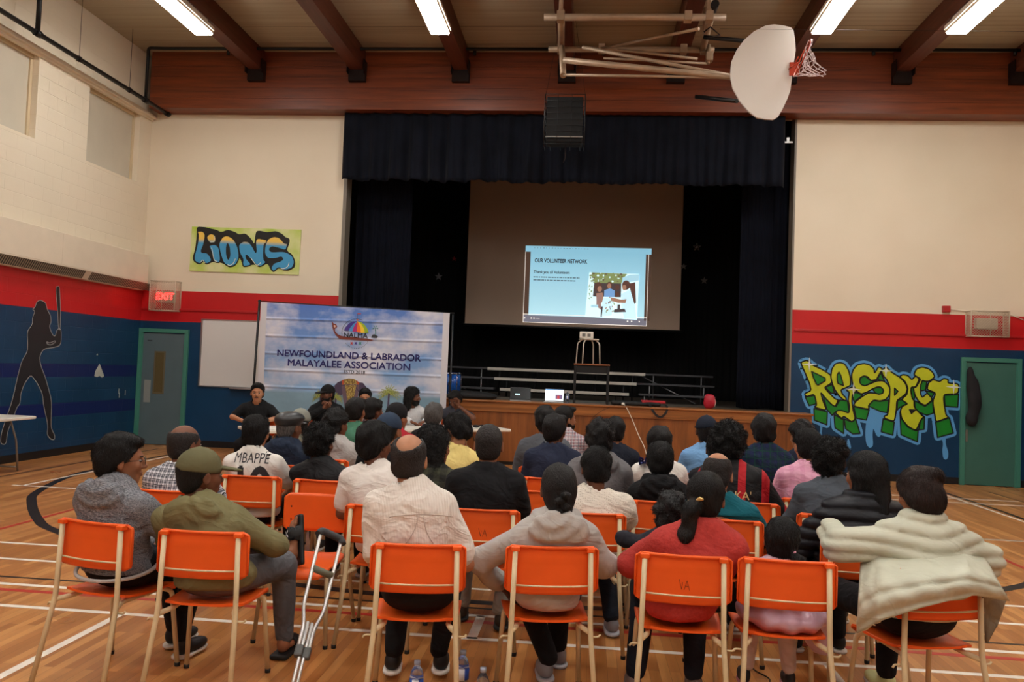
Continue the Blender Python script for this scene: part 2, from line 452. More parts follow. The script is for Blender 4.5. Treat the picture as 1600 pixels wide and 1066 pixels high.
# --- ceiling
k = NT('plank_ceiling', rough=.7)
s = k.sep(); fr = k.math('FRACT', k.math('MULTIPLY', s[1], 1/.14)); gap = k.math('LESS_THAN', fr, .07)
seam = k.math('LESS_THAN', k.math('ABSOLUTE', k.math('SUBTRACT', k.math('FRACT', k.math('MULTIPLY', s[1], 1/3.05)), .14)), .003)
c = k.mix(k.rng(k.noise(1, k.mapping(scale=(.5, 14, 1)), 4), .3, .7), srgb(156, 142, 118), srgb(172, 158, 132))
c = k.mix(k.math('MULTIPLY', gap, .35), c, srgb(120, 98, 74)); k.base(k.mix(k.math('MULTIPLY', seam, .8), c, srgb(90, 66, 48)))
k.bump(k.math('SUBTRACT', 1.0, gap), .25, .01)
struct('ceiling', box(BM(), XL-.3, XR+.3, YB-.3, YF+.25, ZC, ZC+.1), k.m)
def wood(name, c1, c2, ax=(1, 14, 14), rough=.45, dark=.5):
    k = NT(name, rough=rough)
    n = k.noise(1, k.mapping(scale=ax), 6, .65)
    c = k.mix(k.rng(n, .3, .72), srgb(*c1), srgb(*c2))
    n2 = k.noise(2.2, k.mapping(scale=tuple(a*.45 for a in ax)), 3)
    k.base(k.mix(k.rng(n2, .68, .74, 0, dark), c, srgb(*[x*.4 for x in c1])))
    k.bump(n, .12, .004); return k.m
BEAM = wood('glulam_beam_stain', (88, 38, 15), (138, 66, 28), (.8, 16, 16))
RAFT = wood('rafter_stain', (70, 32, 18), (104, 52, 34), (16, .8, 16))
bm = BM()
for i in range(5):
    z0 = 6.14+i*.194; box(bm, -8.1, XR, 13.66, YF-.002, z0+.002, z0+.192)
box(bm, -8.1, XR, 13.67, YF-.002, 6.15, ZC)
struct('trim_8', bm, BEAM)                      # the deep timber beam over the stage opening
HANG = mat('dark_steel_hanger', (38, 26, 24), .5, .6)
RX = [-6.08, -4.225, -2.37, -.515, 1.34, 3.195, 5.05, 6.905]
for x in RX:
    r = thing('roof_rafter', 'x', 'rafter', (x, 0, 0)); del r['label']; del r['category']; r['kind'] = 'structure'
    r.name = 'ceiling_rafter'
    obj('rafter_timber', bbox(BM(), -.125, .125, YB, 13.66, 6.82, ZC, .006), RAFT, r)
    b2 = BM()
    box(b2, -.15, .15, 13.56, 13.66, 6.62, 6.84)
    for sx in (-.155, .145): box(b2, sx, sx+.01, 13.45, 13.66, 6.74, 6.98)
    obj('joist_hanger', b2, HANG, r)
for i, x in enumerate(RX): pass

# --- stage shell
BLK = mat('black_stage_paint', (12, 12, 14), .8)
SF = wood('stage_floor_wood', (70, 62, 54), (92, 82, 70), (2, 20, 1), .5)
bm = BM(); box(bm, -8.2, 7.3, YF+.25, 19.2, .9, ZS); box(bm, PX0, PX1, YF-.01, YF+.26, .9, ZS)
struct('stage_floor', bm, SF).name = 'floor_stage'
bm = BM(); box(bm, -8.3, 7.4, 19.2, 19.4, .9, ZC); struct('wall_stage_back', bm, BLK)
bm = BM(); box(bm, -8.4, -8.2, YF+.25, 19.4, .9, ZC); struct('wall_stage_left', bm, BLK)
bm = BM(); box(bm, 7.3, 7.5, YF+.25, 19.4, .9, ZC); struct('wall_stage_right', bm, BLK)
bm = BM(); box(bm, -8.4, 7.5, YF+.25, 19.4, ZC, ZC+.1); struct('ceiling_stage', bm, BLK)
bm = BM(); box(bm, -8.4, 7.5, YF+.251, YF+.27, 1.09, ZC)
bm.free()
OAK = wood('varnished_oak_panel', (104, 58, 24), (156, 92, 44), (9, 9, .8), .38, .4)
OAKT = wood('varnished_oak_board', (108, 62, 28), (178, 112, 56), (.7, 6, 22), .35, .45)
SX0, SX1, SY = -4.75, 3.71, 13.6
bm = BM(); box(bm, SX0, SX1, SY, YF, .06, ZS-.195)
for x in np.arange(SX0+1.2, SX1, 1.22): box(bm, x-.004, x+.004, SY-.003, SY, .1, .89)
so = struct('stage_front', bm, OAK); so.name = 'wall_stage_front'
bm = BM(); bbox(bm, SX0-.02, SX1+.02, SY-.025, YF, ZS-.195, ZS-.035, .004); bbox(bm, SX0-.04, SX1+.04, SY-.05, YF, ZS-.035, ZS, .01)
struct('trim_9', bm, OAKT)
bm = BM(); box(bm, SX0, SX1, SY+.03, YF, 0, .06); struct('baseboard_stage', bm, BASEB)
GREYT = mat('grey_jamb_paint', (120, 112, 100), .5)
bm = BM(); box(bm, PX0-.05, PX0+.012, YF-.015, YF+.27, ZS, 6.2); box(bm, PX1-.012, PX1+.02, YF-.015, YF+.27, ZS, 6.2)
struct('trim_10', bm, GREYT)

# --- doors
TEAL = mat('teal_green_door_paint', (66, 128, 110), .4, noise=.06, nscale=2)
DGREY = mat('blue_grey_door_paint', (86, 104, 108), .45, noise=.06, nscale=3)
TEAL2 = mat('teal_green_leaf_paint', (62, 108, 94), .45, noise=.08, nscale=2.5)
STEEL = mat('brushed_steel', (190, 190, 188), .3, .9)
def door(name, x0, x1, zt, leafmat, recess):
    r = bpy.data.objects.new(name, None); COL.objects.link(r); r['kind'] = 'structure'; r.location = ((x0+x1)/2, YF, 0)
    hw = (x1-x0)/2; bm = BM()
    bbox(bm, -hw, -hw+.07, -.05, .0, 0, zt-.07, .002); bbox(bm, hw-.07, hw, -.05, 0, 0, zt-.07, .002); bbox(bm, -hw, hw, -.05, 0, zt-.07, zt, .002)
    box(bm, -hw+.07, -hw+.085, -.03, -.006, 0, zt-.07); box(bm, hw-.085, hw-.07, -.03, -.006, 0, zt-.07)
    obj('door_frame', bm, TEAL, r)
    lf = obj('door_leaf', bbox(BM(), -hw+.085, hw-.085, -.028, -.004, .008, zt-.085, .003), leafmat, r)
    return r, lf, hw
d1, lf1, hw = door('door_1', -8.245, -7.29, 2.13, DGREY, 0)
bm = BM(); bbox(bm, -.165, .055, -.034, -.026, .93, 1.72, .004); obj('vision_panel_frame', bm, mat('panel_bead', (96, 88, 66), .5), d1)
bm = BM(); box(bm, -.135, .025, -.036, -.033, .96, 1.69); obj('window_pane', bm, mat('wired_glass', (96, 84, 54), .12, noise=.12, nscale=90), d1)
bm = BM(); box(bm, -.33, -.205, -.0315, -.0285, .77, 1.18); obj('paper_notice', bm, mat('faded_paper', (136, 140, 134), .8), d1)
bm = BM(); box(bm, -.31, -.22, -.032, -.0285, 1.9, 1.915); obj('door_label', bm, BLK, d1)
d2, lf2, hw = door('door_2', 6.25, 7.21, 2.13, TEAL2, 0)
bm = BM(); bbox(bm, -.395, -.36, -.04, -.027, .72, .92, .003); obj('latch_plate', bm, mat('worn_plate', (140, 136, 120), .4, .5), d2)

# --- unit ventilator casing high on the left wall
r = thing('wall_ventilator', 'long cream boxed ventilator casing with a sloped grille on the left wall', 'vent', (XL, 0, 0))
bm = BM(); bbox(bm, 0, .2, YB, 13.85, 2.97, 3.46, .006)
for y in np.arange(-5, 13.8, 2.35): box(bm, .2, .2015, y-.004, y+.004, 2.97, 3.45)
obj('casing', bm, CREAM, r)
bm = BM()
v = [bm.verts.new(p) for p in ((0, YB, 2.97), (.2, YB, 2.97), (.2, YB, 2.955), (.12, YB, 2.815), (0, YB, 2.815), (0, 13.85, 2.97), (.2, 13.85, 2.97), (.2, 13.85, 2.955), (.12, 13.85, 2.815), (0, 13.85, 2.815))]
for f in ((0, 1, 2, 3, 4), (9, 8, 7, 6, 5), (1, 6, 7, 2), (2, 7, 8, 3), (3, 8, 9, 4), (0, 5, 6, 1), (4, 9, 5, 0)): bm.faces.new([v[i] for i in f])
obj('grille_hood', bm, CREAM, r)
k = NT('grille_slots', rough=.6); s = k.sep()
k.base(k.mix(k.math('LESS_THAN', k.math('FRACT', k.math('MULTIPLY', s[1], 1/.045)), .5), srgb(150, 138, 116), srgb(52, 46, 38)))
bm = BM()
for y in np.arange(-6.6, 13.4, 2.35):
    a = (.196, 2.949); b = (.126, 2.826); e = .004
    q = [bm.verts.new(p) for p in ((a[0]+e, y, a[1]-e*.5), (a[0]+e, y+2.2, a[1]-e*.5), (b[0]+e, y+2.2, b[1]-e*.5), (b[0]+e, y, b[1]-e*.5))]
    bm.faces.new(q)
obj('grille_slots', bm, k.m, r)

# --- sprinkler pipe
PIPE = mat('black_iron_pipe', (20, 18, 18), .45, .4)
r = thing('sprinkler_pipe', 'black iron sprinkler pipe hung along the cream left wall and across the beam', 'pipe', (0, 0, 0))
bm = BM(); px = XL+.35
tube(bm, [(px, YB, 6.125), (px, 13.95, 6.125)], .036, 10); obj('main_pipe', bm, PIPE, r)
bm = BM(); tube(bm, bend([(px, 13.2, 6.125), (px, 13.2, 7.06), (px+.3, 13.3, 7.09), (XR, 13.35, 7.09)], .05), .028, 8); obj('branch_pipe', bm, PIPE, r)
for y in (10.42, 4.4): obj('riser_pipe', tube(BM(), [(px, y, 6.125), (px, y, ZC)], .034, 8), PIPE, r)
for y in (13.2, 10.42, 13.93): obj('pipe_fitting', tube(BM(), [(px, y-.05, 6.125), (px, y+.05, 6.125)], .052, 10), PIPE, r)
for x in np.arange(-6.5, 7, 2.2): obj('sprinkler_head', tube(BM(), [(x, 13.35, 7.09), (x, 13.35, 7.0)], .03, 8), PIPE, r)
for y in (11.35, 12.7, 8.9):
    bm = BM(); tube(bm, [(px, y, 6.125), (px, y, ZC)], .004, 5); tube(bm, [(px, y-.02, 6.125), (px, y+.02, 6.125)], .046, 10); obj('hanger_rod', bm, HANG, r)

# --- ceiling lamps
HOUS = mat('lamp_housing_enamel', (220, 205, 185), .4)
LENS = mat('lamp_lens', (255, 250, 240), .4, emit=(1.0, .985, .945, 1), estr=LAMP_STRENGTH)
lampproto = None
def lamp(x, y, label, group=None):
    global lampproto
    if lampproto is None:
        r = thing('ceiling_light', label, 'ceiling light')
        bm = BM(); t = bmesh.new(); box(t, -.17, .17, -.62, .62, .03, .14)
        bmesh.ops.bevel(t, geom=[e for e in t.edges if abs(e.verts[0].co.y-e.verts[1].co.y) > .5 or abs(e.verts[0].co.z-e.verts[1].co.z) > .05], offset=.03, segments=3, affect='EDGES')
        merge(bm, t); box(bm, -.1, .1, -.5, .5, .13, .2)
        obj('housing', bm, HOUS, r)
        bm = BM(); bbox(bm, -.135, .135, -.60, .60, 0, .045, .012); obj('lens', bm, LENS, r)
        lampproto = r
    else:
        r = lampproto.copy(); COL.objects.link(r)
        for c in lampproto.children: q = c.copy(); COL.objects.link(q); q.parent = r
        r['label'] = label
    if group: r['group'] = group
    r.location = (x, y, 6.62)
for x, l in ((-6.08, 'lit ceiling light nearest the left wall, hung under a rafter'), (-2.37, 'lit ceiling light second from the left, left of the folded basketball frame'),
             (3.195, 'lit ceiling light just right of the basketball backboard'), (5.05, 'lit ceiling light farthest right, hung under a rafter')):
    lamp(x, 11.05, l)
for y in (7.2, 3.4, -.4, -4.2):
    for x in (-6.08, -2.37, 1.34, 5.05): lamp(x, y, 'lit ceiling light farther back in the hall, out of the picture', 'ceiling lights behind the viewer')

# ================================================================== WALL PAINTINGS AND FIXTURES
RESPECT_FACE=[[(3.637,1.942),(3.747,1.987),(3.845,1.901),(4.006,1.833),(4.142,1.748),(4.187,1.66),(4.138,1.593),(4.044,1.532),(4.094,1.468),(4.223,1.343),(4.279,1.329),(4.226,1.212),(4.162,1.25),(4.048,1.368),(3.983,1.447),(4.018,1.318),(4.093,1.138),(3.878,1.189),(3.925,1.224),(3.881,1.41),(3.747,1.359),(3.714,1.412),(3.824,1.465),(3.797,1.587),(3.704,1.797)],[(4.17,1.602),(4.143,1.715),(4.156,1.847),(4.209,1.939),(4.288,1.966),(4.367,1.945),(4.433,1.841),(4.467,1.712),(4.474,1.582),(4.392,1.537),(4.314,1.502),(4.34,1.429),(4.404,1.367),(4.405,1.31),(4.301,1.379),(4.22,1.49)],[(4.401,1.497),(4.487,1.558),(4.59,1.529),(4.552,1.471),(4.505,1.42),(4.5,1.306),(4.519,1.176),(4.562,1.024),(4.508,0.964),(4.428,1.018),(4.372,1.056),(4.341,1.014),(4.229,1.107),(4.267,1.149),(4.338,1.152),(4.457,1.108),(4.462,1.239),(4.436,1.335),(4.457,1.467)],[(4.501,1.615),(4.482,1.761),(4.511,1.86),(4.573,1.936),(4.682,1.965),(4.777,1.944),(4.849,1.882),(4.859,1.801),(4.919,1.917),(4.99,1.887),(4.922,1.762),(4.892,1.696),(4.799,1.676),(4.75,1.739),(4.687,1.753),(4.625,1.718),(4.618,1.653),(4.643,1.605),(4.706,1.583),(4.8,1.627),(4.893,1.672),(4.996,1.684),(5.06,1.643),(5.116,1.564),(5.111,1.45),(5.05,1.366),(4.956,1.338),(4.853,1.353),(4.769,1.252),(4.786,1.188),(4.525,1.233),(4.555,1.308),(4.679,1.411),(4.772,1.472),(4.882,1.468),(4.938,1.451),(5.001,1.47),(5.012,1.527),(4.967,1.574),(4.911,1.575),(4.833,1.539),(4.74,1.478),(4.647,1.442),(4.575,1.488)],[(4.969,1.859),(5.047,1.919),(5.134,1.833),(5.277,1.749),(5.364,1.655),(5.397,1.559),(5.376,1.478),(5.299,1.41),(5.23,1.358),(5.225,1.196),(5.198,1.0),(5.033,1.05),(5.033,1.09),(5.087,1.109),(5.107,1.288),(5.116,1.58),(5.059,1.708),(4.995,1.771)],[(5.261,1.765),(5.322,1.8),(5.401,1.787),(5.464,1.716),(5.525,1.783),(5.588,1.737),(5.529,1.597),(5.459,1.594),(5.452,1.529),(5.478,1.401),(5.51,1.37),(5.512,1.257),(5.647,1.117),(5.678,1.111),(5.625,1.052),(5.551,0.863),(5.418,0.929),(5.314,1.054),(5.288,1.182),(5.318,1.265),(5.41,1.309),(5.3,1.377),(5.391,1.462),(5.405,1.576),(5.356,1.687)],[(5.501,1.823),(5.538,1.905),(5.631,1.941),(5.74,1.913),(5.803,1.851),(5.836,1.779),(5.744,1.703),(5.682,1.7),(5.635,1.715),(5.606,1.616),(5.609,1.487),(5.641,1.424),(5.717,1.508),(5.812,1.399),(5.69,1.289),(5.596,1.341),(5.524,1.451),(5.49,1.579),(5.537,1.597),(5.612,1.738),(5.509,1.791)],[(5.715,1.589),(5.729,1.67),(5.805,1.738),(5.914,1.702),(5.975,1.761),(6.052,1.747),(6.046,1.683),(6.223,1.682),(6.218,1.512),(5.995,1.495),(5.981,1.422),(5.999,1.294),(6.025,1.15),(6.072,1.112),(5.865,1.022),(5.848,1.126),(5.805,1.366),(5.856,1.513),(5.716,1.564)]]
RESPECT_HOLE=[[(3.824,1.793),(3.944,1.74),(4.049,1.687),(4.05,1.646),(3.932,1.568),(3.908,1.583),(3.858,1.688)],[(4.247,1.67),(4.245,1.752),(4.273,1.802),(4.301,1.754),(4.352,1.577),(4.264,1.606)],[(5.187,1.567),(5.242,1.513),(5.189,1.445)],[(5.435,1.213),(5.529,1.209),(5.468,1.15)]]
RESPECT_GREEN=[[(3.879,1.165),(4.102,1.117),(4.099,0.897),(3.891,0.969)],[(3.731,1.355),(3.881,1.386),(3.924,1.249),(3.798,1.21)],[(4.015,1.432),(4.242,1.213),(4.302,1.33),(4.429,1.319),(4.465,1.109),(4.338,1.152),(4.244,1.132),(4.182,1.064),(4.093,1.158)],[(4.06,1.532),(4.17,1.586),(4.213,1.44),(4.158,1.438)],[(4.213,1.081),(4.341,1.006),(4.373,1.007),(4.378,0.763),(4.234,0.854)],[(4.381,1.007),(4.508,0.964),(4.57,1.016),(4.646,0.776),(4.528,0.762),(4.408,0.846)],[(4.533,1.226),(4.786,1.18),(4.743,1.007),(4.577,1.032)],[(4.776,1.252),(4.853,1.345),(4.963,1.333),(5.103,1.363),(5.084,1.144),(4.966,1.163),(4.792,1.237)],[(4.618,1.669),(4.64,1.735),(4.703,1.754),(4.799,1.676),(4.893,1.688),(4.706,1.583),(4.643,1.605)],[(4.833,1.539),(4.911,1.575),(4.967,1.574),(5.012,1.527),(5.001,1.47),(4.938,1.451),(4.882,1.468)],[(4.489,1.435),(4.552,1.471),(4.678,1.427),(4.54,1.307)],[(5.018,1.041),(5.198,0.992),(5.179,0.773),(4.991,0.821)],[(5.246,1.359),(5.315,1.378),(5.394,1.308),(5.287,1.247),(5.241,1.197)],[(5.288,1.166),(5.418,0.921),(5.551,0.863),(5.589,0.881),(5.578,0.679),(5.312,0.787)],[(5.625,1.052),(5.686,1.103),(5.682,0.893),(5.597,0.881)],[(5.518,1.37),(5.69,1.28),(5.812,1.383),(5.831,1.174),(5.724,1.129),(5.536,1.201)],[(5.444,1.577),(5.498,1.588),(5.524,1.435),(5.51,1.386),(5.478,1.401)],[(5.615,1.536),(5.605,1.649),(5.643,1.707),(5.713,1.702),(5.693,1.555)],[(5.693,1.539),(5.84,1.513),(5.788,1.43)],[(5.996,1.479),(6.226,1.505),(6.215,1.287),(6.014,1.294)],[(5.865,1.022),(6.087,1.104),(6.153,0.85),(5.901,0.766)],[(4.91,1.702),(4.963,1.818),(5.028,1.674)]]
RESPECT_DRIP=[[(4.795,1.123),(4.857,1.174),(5.006,1.116),(5.005,0.792),(4.96,0.725),(4.912,0.756),(4.863,0.883),(4.85,0.769),(4.869,0.575),(4.808,0.532),(4.751,0.602),(4.732,0.78),(4.743,0.991)],[(3.98,0.908),(4.036,0.894),(4.015,0.779),(4.033,0.682),(4.002,0.665),(3.977,0.712),(3.995,0.811)],[(4.458,0.71),(4.509,0.542),(4.495,0.477),(4.448,0.474),(4.415,0.538)],[(5.97,0.753),(6.039,0.757),(6.033,0.668),(6.082,0.526),(6.076,0.43),(6.038,0.396),(5.999,0.426),(5.981,0.553),(5.995,0.666)],[(4.19,1.423),(4.237,1.433),(4.278,1.361),(4.222,1.375)]]
RESPECT_STAR=[(3.781,1.914),(4.519,1.518),(5.04,1.854),(6.14,1.622)]
LIONS={'panel':[(-7.348,4.041),(-5.266,4.03),(-5.274,3.198),(-7.353,3.218)],'black':[(-7.255,4.043),(-7.093,4.039),(-6.973,4.009),(-6.871,3.994),(-6.784,3.947),(-6.652,3.999),(-6.515,3.962),(-6.437,3.914),(-6.312,3.942),(-6.189,3.831),(-6.133,3.734),(-6.121,3.979),(-6.047,3.996),(-5.911,3.967),(-5.845,3.977),(-5.729,3.995),(-5.61,3.941),(-5.557,3.886),(-5.473,3.863),(-5.469,3.783),(-5.52,3.636),(-5.409,3.574),(-5.344,3.446),(-5.347,3.333),(-5.46,3.266),(-5.576,3.279),(-5.645,3.326),(-5.74,3.226),(-5.801,3.273),(-5.866,3.401),(-6.011,3.308),(-6.115,3.378),(-6.312,3.308),(-6.406,3.5),(-6.419,3.419),(-6.497,3.319),(-6.597,3.3),(-6.719,3.378),(-6.89,3.407),(-7.038,3.329),(-7.085,3.418),(-7.164,3.326),(-7.314,3.42),(-7.258,3.642),(-7.247,3.904)],'letters':[[(-7.242,3.954),(-7.14,3.964),(-7.078,3.908),(-7.093,3.728),(-7.152,3.563),(-7.017,3.566),(-6.916,3.422),(-7.03,3.346),(-7.085,3.418),(-7.157,3.343),(-7.288,3.421),(-7.22,3.725),(-7.212,3.889)],[(-7.057,3.843),(-7.018,3.901),(-6.968,3.919),(-6.908,3.904),(-6.871,3.847),(-6.874,3.749),(-6.992,3.738)],[(-7.007,3.697),(-6.873,3.725),(-6.793,3.653),(-6.753,3.386),(-6.88,3.391),(-6.951,3.601)],[(-6.814,3.735),(-6.746,3.867),(-6.646,3.893),(-6.524,3.823),(-6.432,3.662),(-6.405,3.484),(-6.465,3.353),(-6.581,3.309),(-6.702,3.379),(-6.78,3.572)],[(-6.435,3.727),(-6.338,3.795),(-6.236,3.781),(-6.165,3.701),(-6.082,3.557),(-6.124,3.865),(-5.871,3.822),(-5.884,3.757),(-5.951,3.755),(-5.944,3.463),(-5.883,3.416),(-6.011,3.316),(-6.151,3.426),(-6.283,3.552),(-6.27,3.471),(-6.156,3.361),(-6.313,3.316),(-6.341,3.388),(-6.328,3.454),(-6.41,3.581)],[(-5.931,3.707),(-5.888,3.838),(-5.774,3.897),(-5.657,3.875),(-5.568,3.772),(-5.501,3.766),(-5.528,3.636),(-5.68,3.68),(-5.798,3.702),(-5.846,3.66),(-5.809,3.604),(-5.561,3.627),(-5.408,3.558),(-5.352,3.43),(-5.396,3.316),(-5.543,3.272),(-5.646,3.334),(-5.741,3.242),(-5.802,3.305),(-5.749,3.404),(-5.634,3.439),(-5.578,3.473),(-5.605,3.521),(-5.72,3.485),(-5.87,3.481),(-5.933,3.577)]],'hole':[(-6.669,3.689),(-6.639,3.763),(-6.592,3.675),(-6.575,3.512),(-6.612,3.422),(-6.66,3.526)]}
BATTER=[[(11.185,2.226),(11.119,2.248),(11.18,2.284),(11.206,2.368),(11.282,2.406),(11.407,2.374),(11.451,2.27),(11.538,2.181),(11.557,2.085),(11.517,2.011),(11.611,1.883),(11.674,1.873),(11.702,1.972),(11.748,1.999),(11.805,1.978),(11.82,1.732),(11.611,1.689),(11.417,1.666),(11.34,1.55),(11.368,1.432),(11.509,1.218),(11.64,0.952),(11.68,0.83),(11.691,0.587),(11.704,0.441),(11.807,0.312),(11.794,0.252),(11.701,0.272),(11.615,0.351),(11.627,0.494),(11.492,0.813),(11.46,0.981),(11.324,1.149),(11.17,1.279),(11.041,1.129),(10.987,0.993),(10.984,0.844),(10.932,0.812),(10.844,0.613),(10.764,0.461),(10.749,0.272),(10.64,0.293),(10.642,0.448),(10.743,0.708),(10.807,0.862),(10.855,1.042),(10.901,1.245),(10.962,1.474),(11.071,1.614),(11.071,1.73),(11.038,1.913),(11.145,2.024),(11.136,2.128)],[(11.609,2.635),(11.688,2.661),(11.71,2.621),(11.756,2.319),(11.779,1.977),(11.739,1.974),(11.694,2.265)],[(11.477,1.781),(11.55,1.759),(11.68,1.806),(11.676,1.771),(11.571,1.729),(11.491,1.745)]]
def fwall(dy): return lambda a, b: (a, YF-dy, b)
def lwall(dx): return lambda a, b: (XL+dx, a, b)
LBLUE = mat('mural_light_blue', (88, 158, 214), .45); MBLK = mat('mural_black', (10, 12, 14), .45)
MGRN = mat('mural_green', (14, 128, 34), .45, noise=.12, nscale=4); MYEL = mat('mural_yellow_green', (190, 200, 34), .45, noise=.08, nscale=5)
MWHT = mat('mural_sparkle_white', (220, 228, 214), .5)
bm = BM(); e = .0006
bm2 = BM()
r = thing('graffiti_mural', 'green and yellow graffiti mural reading RESPECT on the blue wall right of the stage', 'mural', (0, 0, 0))
RESPECT_FACE = [soften(p, 2, .16) for p in RESPECT_FACE]; RESPECT_DRIP = [soften(p, 2) for p in RESPECT_DRIP]
for i, p in enumerate(RESPECT_FACE+RESPECT_GREEN): ribbon(bm, p, .055, fwall(.0028+i*.00004)); poly(bm, p, fwall(.0026+i*.00003))
for i, p in enumerate(RESPECT_DRIP): poly(bm, p, fwall(.0010+i*.00004))
obj('blue_outline', bm, LBLUE, r)
bm = BM()
for i, p in enumerate(RESPECT_GREEN): poly(bm, p, fwall(.0045+i*.00003), 0); ribbon(bm, p, .011, fwall(.0054+i*.00001), 1)
obj('green_shadow', bm, [MGRN, MBLK], r)
bm = BM()
for i, p in enumerate(RESPECT_FACE):
    d = .007+i*.0014; poly(bm, p, fwall(d), 0); ribbon(bm, p, .012, fwall(d+.0003), 1)
for i, p in enumerate(RESPECT_HOLE): poly(bm, p, fwall(.019), 2 if i < 3 else 1); ribbon(bm, p, .011, fwall(.0193), 1)
obj('letters', bm, [MYEL, MBLK, MGRN], r)
for (x, z) in RESPECT_STAR:
    q = []; bm = BM()
    for k in range(8):
        rr = .13 if k % 2 == 0 else .022; q.append((x+rr*math.cos(k*PI/4), z+rr*math.sin(k*PI/4)))
    poly(bm, q, fwall(.021)); obj('sparkle', bm, MWHT, r)
# LIONS board
LIONS['black'] = soften(LIONS['black'], 2); LIONS['letters'] = [soften(p, 2) for p in LIONS['letters']]; LIONS['hole'] = soften(LIONS['hole'], 2)
r = thing('graffiti_board', 'painted board of yellow and blue graffiti letters reading LIONS on the cream wall', 'sign', (0, 0, 0))
P4 = LIONS['panel']; bm = BM()
vs = [bm.verts.new((a, YF-.02, b)) for a, b in P4]; vb = [bm.verts.new((a, YF-.001, b)) for a, b in P4]
bm.faces.new(vs)
for i in range(4): bm.faces.new((vs[i], vs[(i+1) % 4], vb[(i+1) % 4], vb[i]))
k = NT('board_green_wash', rough=.6); k.base(k.mix(k.rng(k.noise(2.2), .35, .62), srgb(216, 216, 160), srgb(178, 200, 70)))
obj('board', bm, k.m, r)
bm = BM(); poly(bm, LIONS['black'], fwall(.022)); obj('black_backing', bm, MBLK, r)
k = NT('lions_letter_paint', rough=.5); s = k.sep()
zz = k.math('ADD', s[2], k.math('MULTIPLY', s[0], .02))
k.base(k.mix(k.rng(zz, 3.60, 3.68), srgb(62, 152, 200), srgb(236, 196, 84)))
bm = BM()
for i, p in enumerate(LIONS['letters']):
    d = .024+i*.0012; poly(bm, p, fwall(d), 0); ribbon(bm, p, .011, fwall(d+.0005), 1)
poly(bm, LIONS['hole'], fwall(.033), 1)
obj('letters', bm, [k.m, MBLK], r)
bm = BM()
for p in LIONS['letters']:
    cx = sum(a for a, b in p)/len(p); 
    q = [(a+.3*(cx-a)-.0, b+.02) for a, b in p[len(p)//2:len(p)//2+9]]
    bm = BM(); ribbon(bm, q, .006, fwall(.034), closed=False); obj('highlight', bm, MWHT, r)
# batter silhouette
BATTER = [soften(p, 2) for p in BATTER]
SIL = mat('silhouette_charcoal', (30, 30, 34), .5)
r = thing('painted_silhouette', 'charcoal painted silhouette of a baseball batter on the blue left wall', 'mural', (0, 0, 0))
bm = BM()
for p in BATTER[:2]: poly(bm, p, lwall(.003), 0)
for p in BATTER: ribbon(bm, p, .005, lwall(.004), 1, step=(1, 0, 0))
obj('figure', bm, [SIL, mat('silhouette_outline', (170, 172, 168), .5)], r)
# pale patch where the blue paint peeled
bm = BM(); poly(bm, [(12.72, 1.245), (12.74, 1.33), (12.80, 1.40), (12.845, 1.46), (12.89, 1.40), (12.93, 1.34), (13.0, 1.245), (12.93, 1.22), (12.87, 1.25), (12.8, 1.23)], lwall(.003))
poly(bm, [(12.74, 1.6), (12.77, 1.63), (12.79, 1.6)], lwall(.003))
for y, z in ((13.45, .93), (13.47, .86), (13.65, .9)): box(bm, XL, XL+.003, y, y+.015, z, z+.09)
tag(obj('paint_patch', bm, mat('bare_wall_patch', (176, 184, 176), .7)), 'pale patch of peeled paint on the blue left wall', 'paint patch')
# whiteboard
r = thing('whiteboard', 'blank white board on the front wall behind the blue banner', 'whiteboard', (-5.95, YF, 1.72))
obj('board_surface', bbox(BM(), -1.09, 1.09, -.02, 0, -.6, .6, .004), mat('whiteboard_white', (214, 212, 208), .3, spec=.4), r)
bm = BM(); box(bm, -1.1, 1.1, -.026, 0, .6, .62); box(bm, -1.1, 1.1, -.026, 0, -.62, -.6); box(bm, -1.12, -1.09, -.026, 0, -.62, .62); box(bm, 1.09, 1.12, -.026, 0, -.62, .62)
bbox(bm, -.5, .5, -.08, 0, -.64, -.62, .003); obj('frame', bm, STEEL, r)
# wire cages
CAGE = mat('cream_steel_cage', (196, 182, 158), .5)
def mesh_panel(bm, fn, w, h, d=.045, t=.0032):        # diamond expanded metal
    n = int(w/d)+int(h/d)+2
    for k_ in range(-int(h/d)-1, int(w/d)+2):
        for s in (1, -1):
            pts = []
            x0 = k_*d if s == 1 else k_*d+h
            a = Vector((x0, 0)); b_ = Vector((x0+s*h, h))
            # clip to 0..w
            tt = []
            for X in (0, w):
                if abs(b_.x-a.x) > 1e-9: tt.append((X-a.x)/(b_.x-a.x))
            lo, hi = max(0, min(tt)), min(1, max(tt))
            if hi-lo < .01: continue
            p, q = a+(b_-a)*lo, a+(b_-a)*hi
            tube(bm, [fn(p.x, p.y), fn(q.x, q.y)], t, 4)
def cage(x0, x1, z0, z1, dep, label):
    r = thing('wire_cage', label, 'cage', ((x0+x1)/2, YF, z0))
    w, h = x1-x0, z1-z0; bm = BM()
    mesh_panel(bm, lambda a, b: (a-w/2, -dep, b), w, h)
    mesh_panel(bm, lambda a, b: (w/2, -a, b), dep, h); mesh_panel(bm, lambda a, b: (-w/2, -a, b), dep, h)
    obj('mesh', bm, CAGE, r)
    bm = BM(); c = [(-w/2, -dep), (w/2, -dep), (w/2, 0), (-w/2, 0)]
    for i in range(4):
        a, b = c[i], c[(i+1) % 4]
        tube(bm, [(a[0], a[1], 0), (a[0], a[1], h)], .009, 6)
        for z in (0, h): tube(bm, [(a[0], a[1], z), (b[0], b[1], z)], .009, 6)
    tube(bm, [(w*.0, -dep-.003, 0), (w*.0, -dep-.003, h)], .005, 5)
    obj('cage_frame', bm, CAGE, r)
    return r
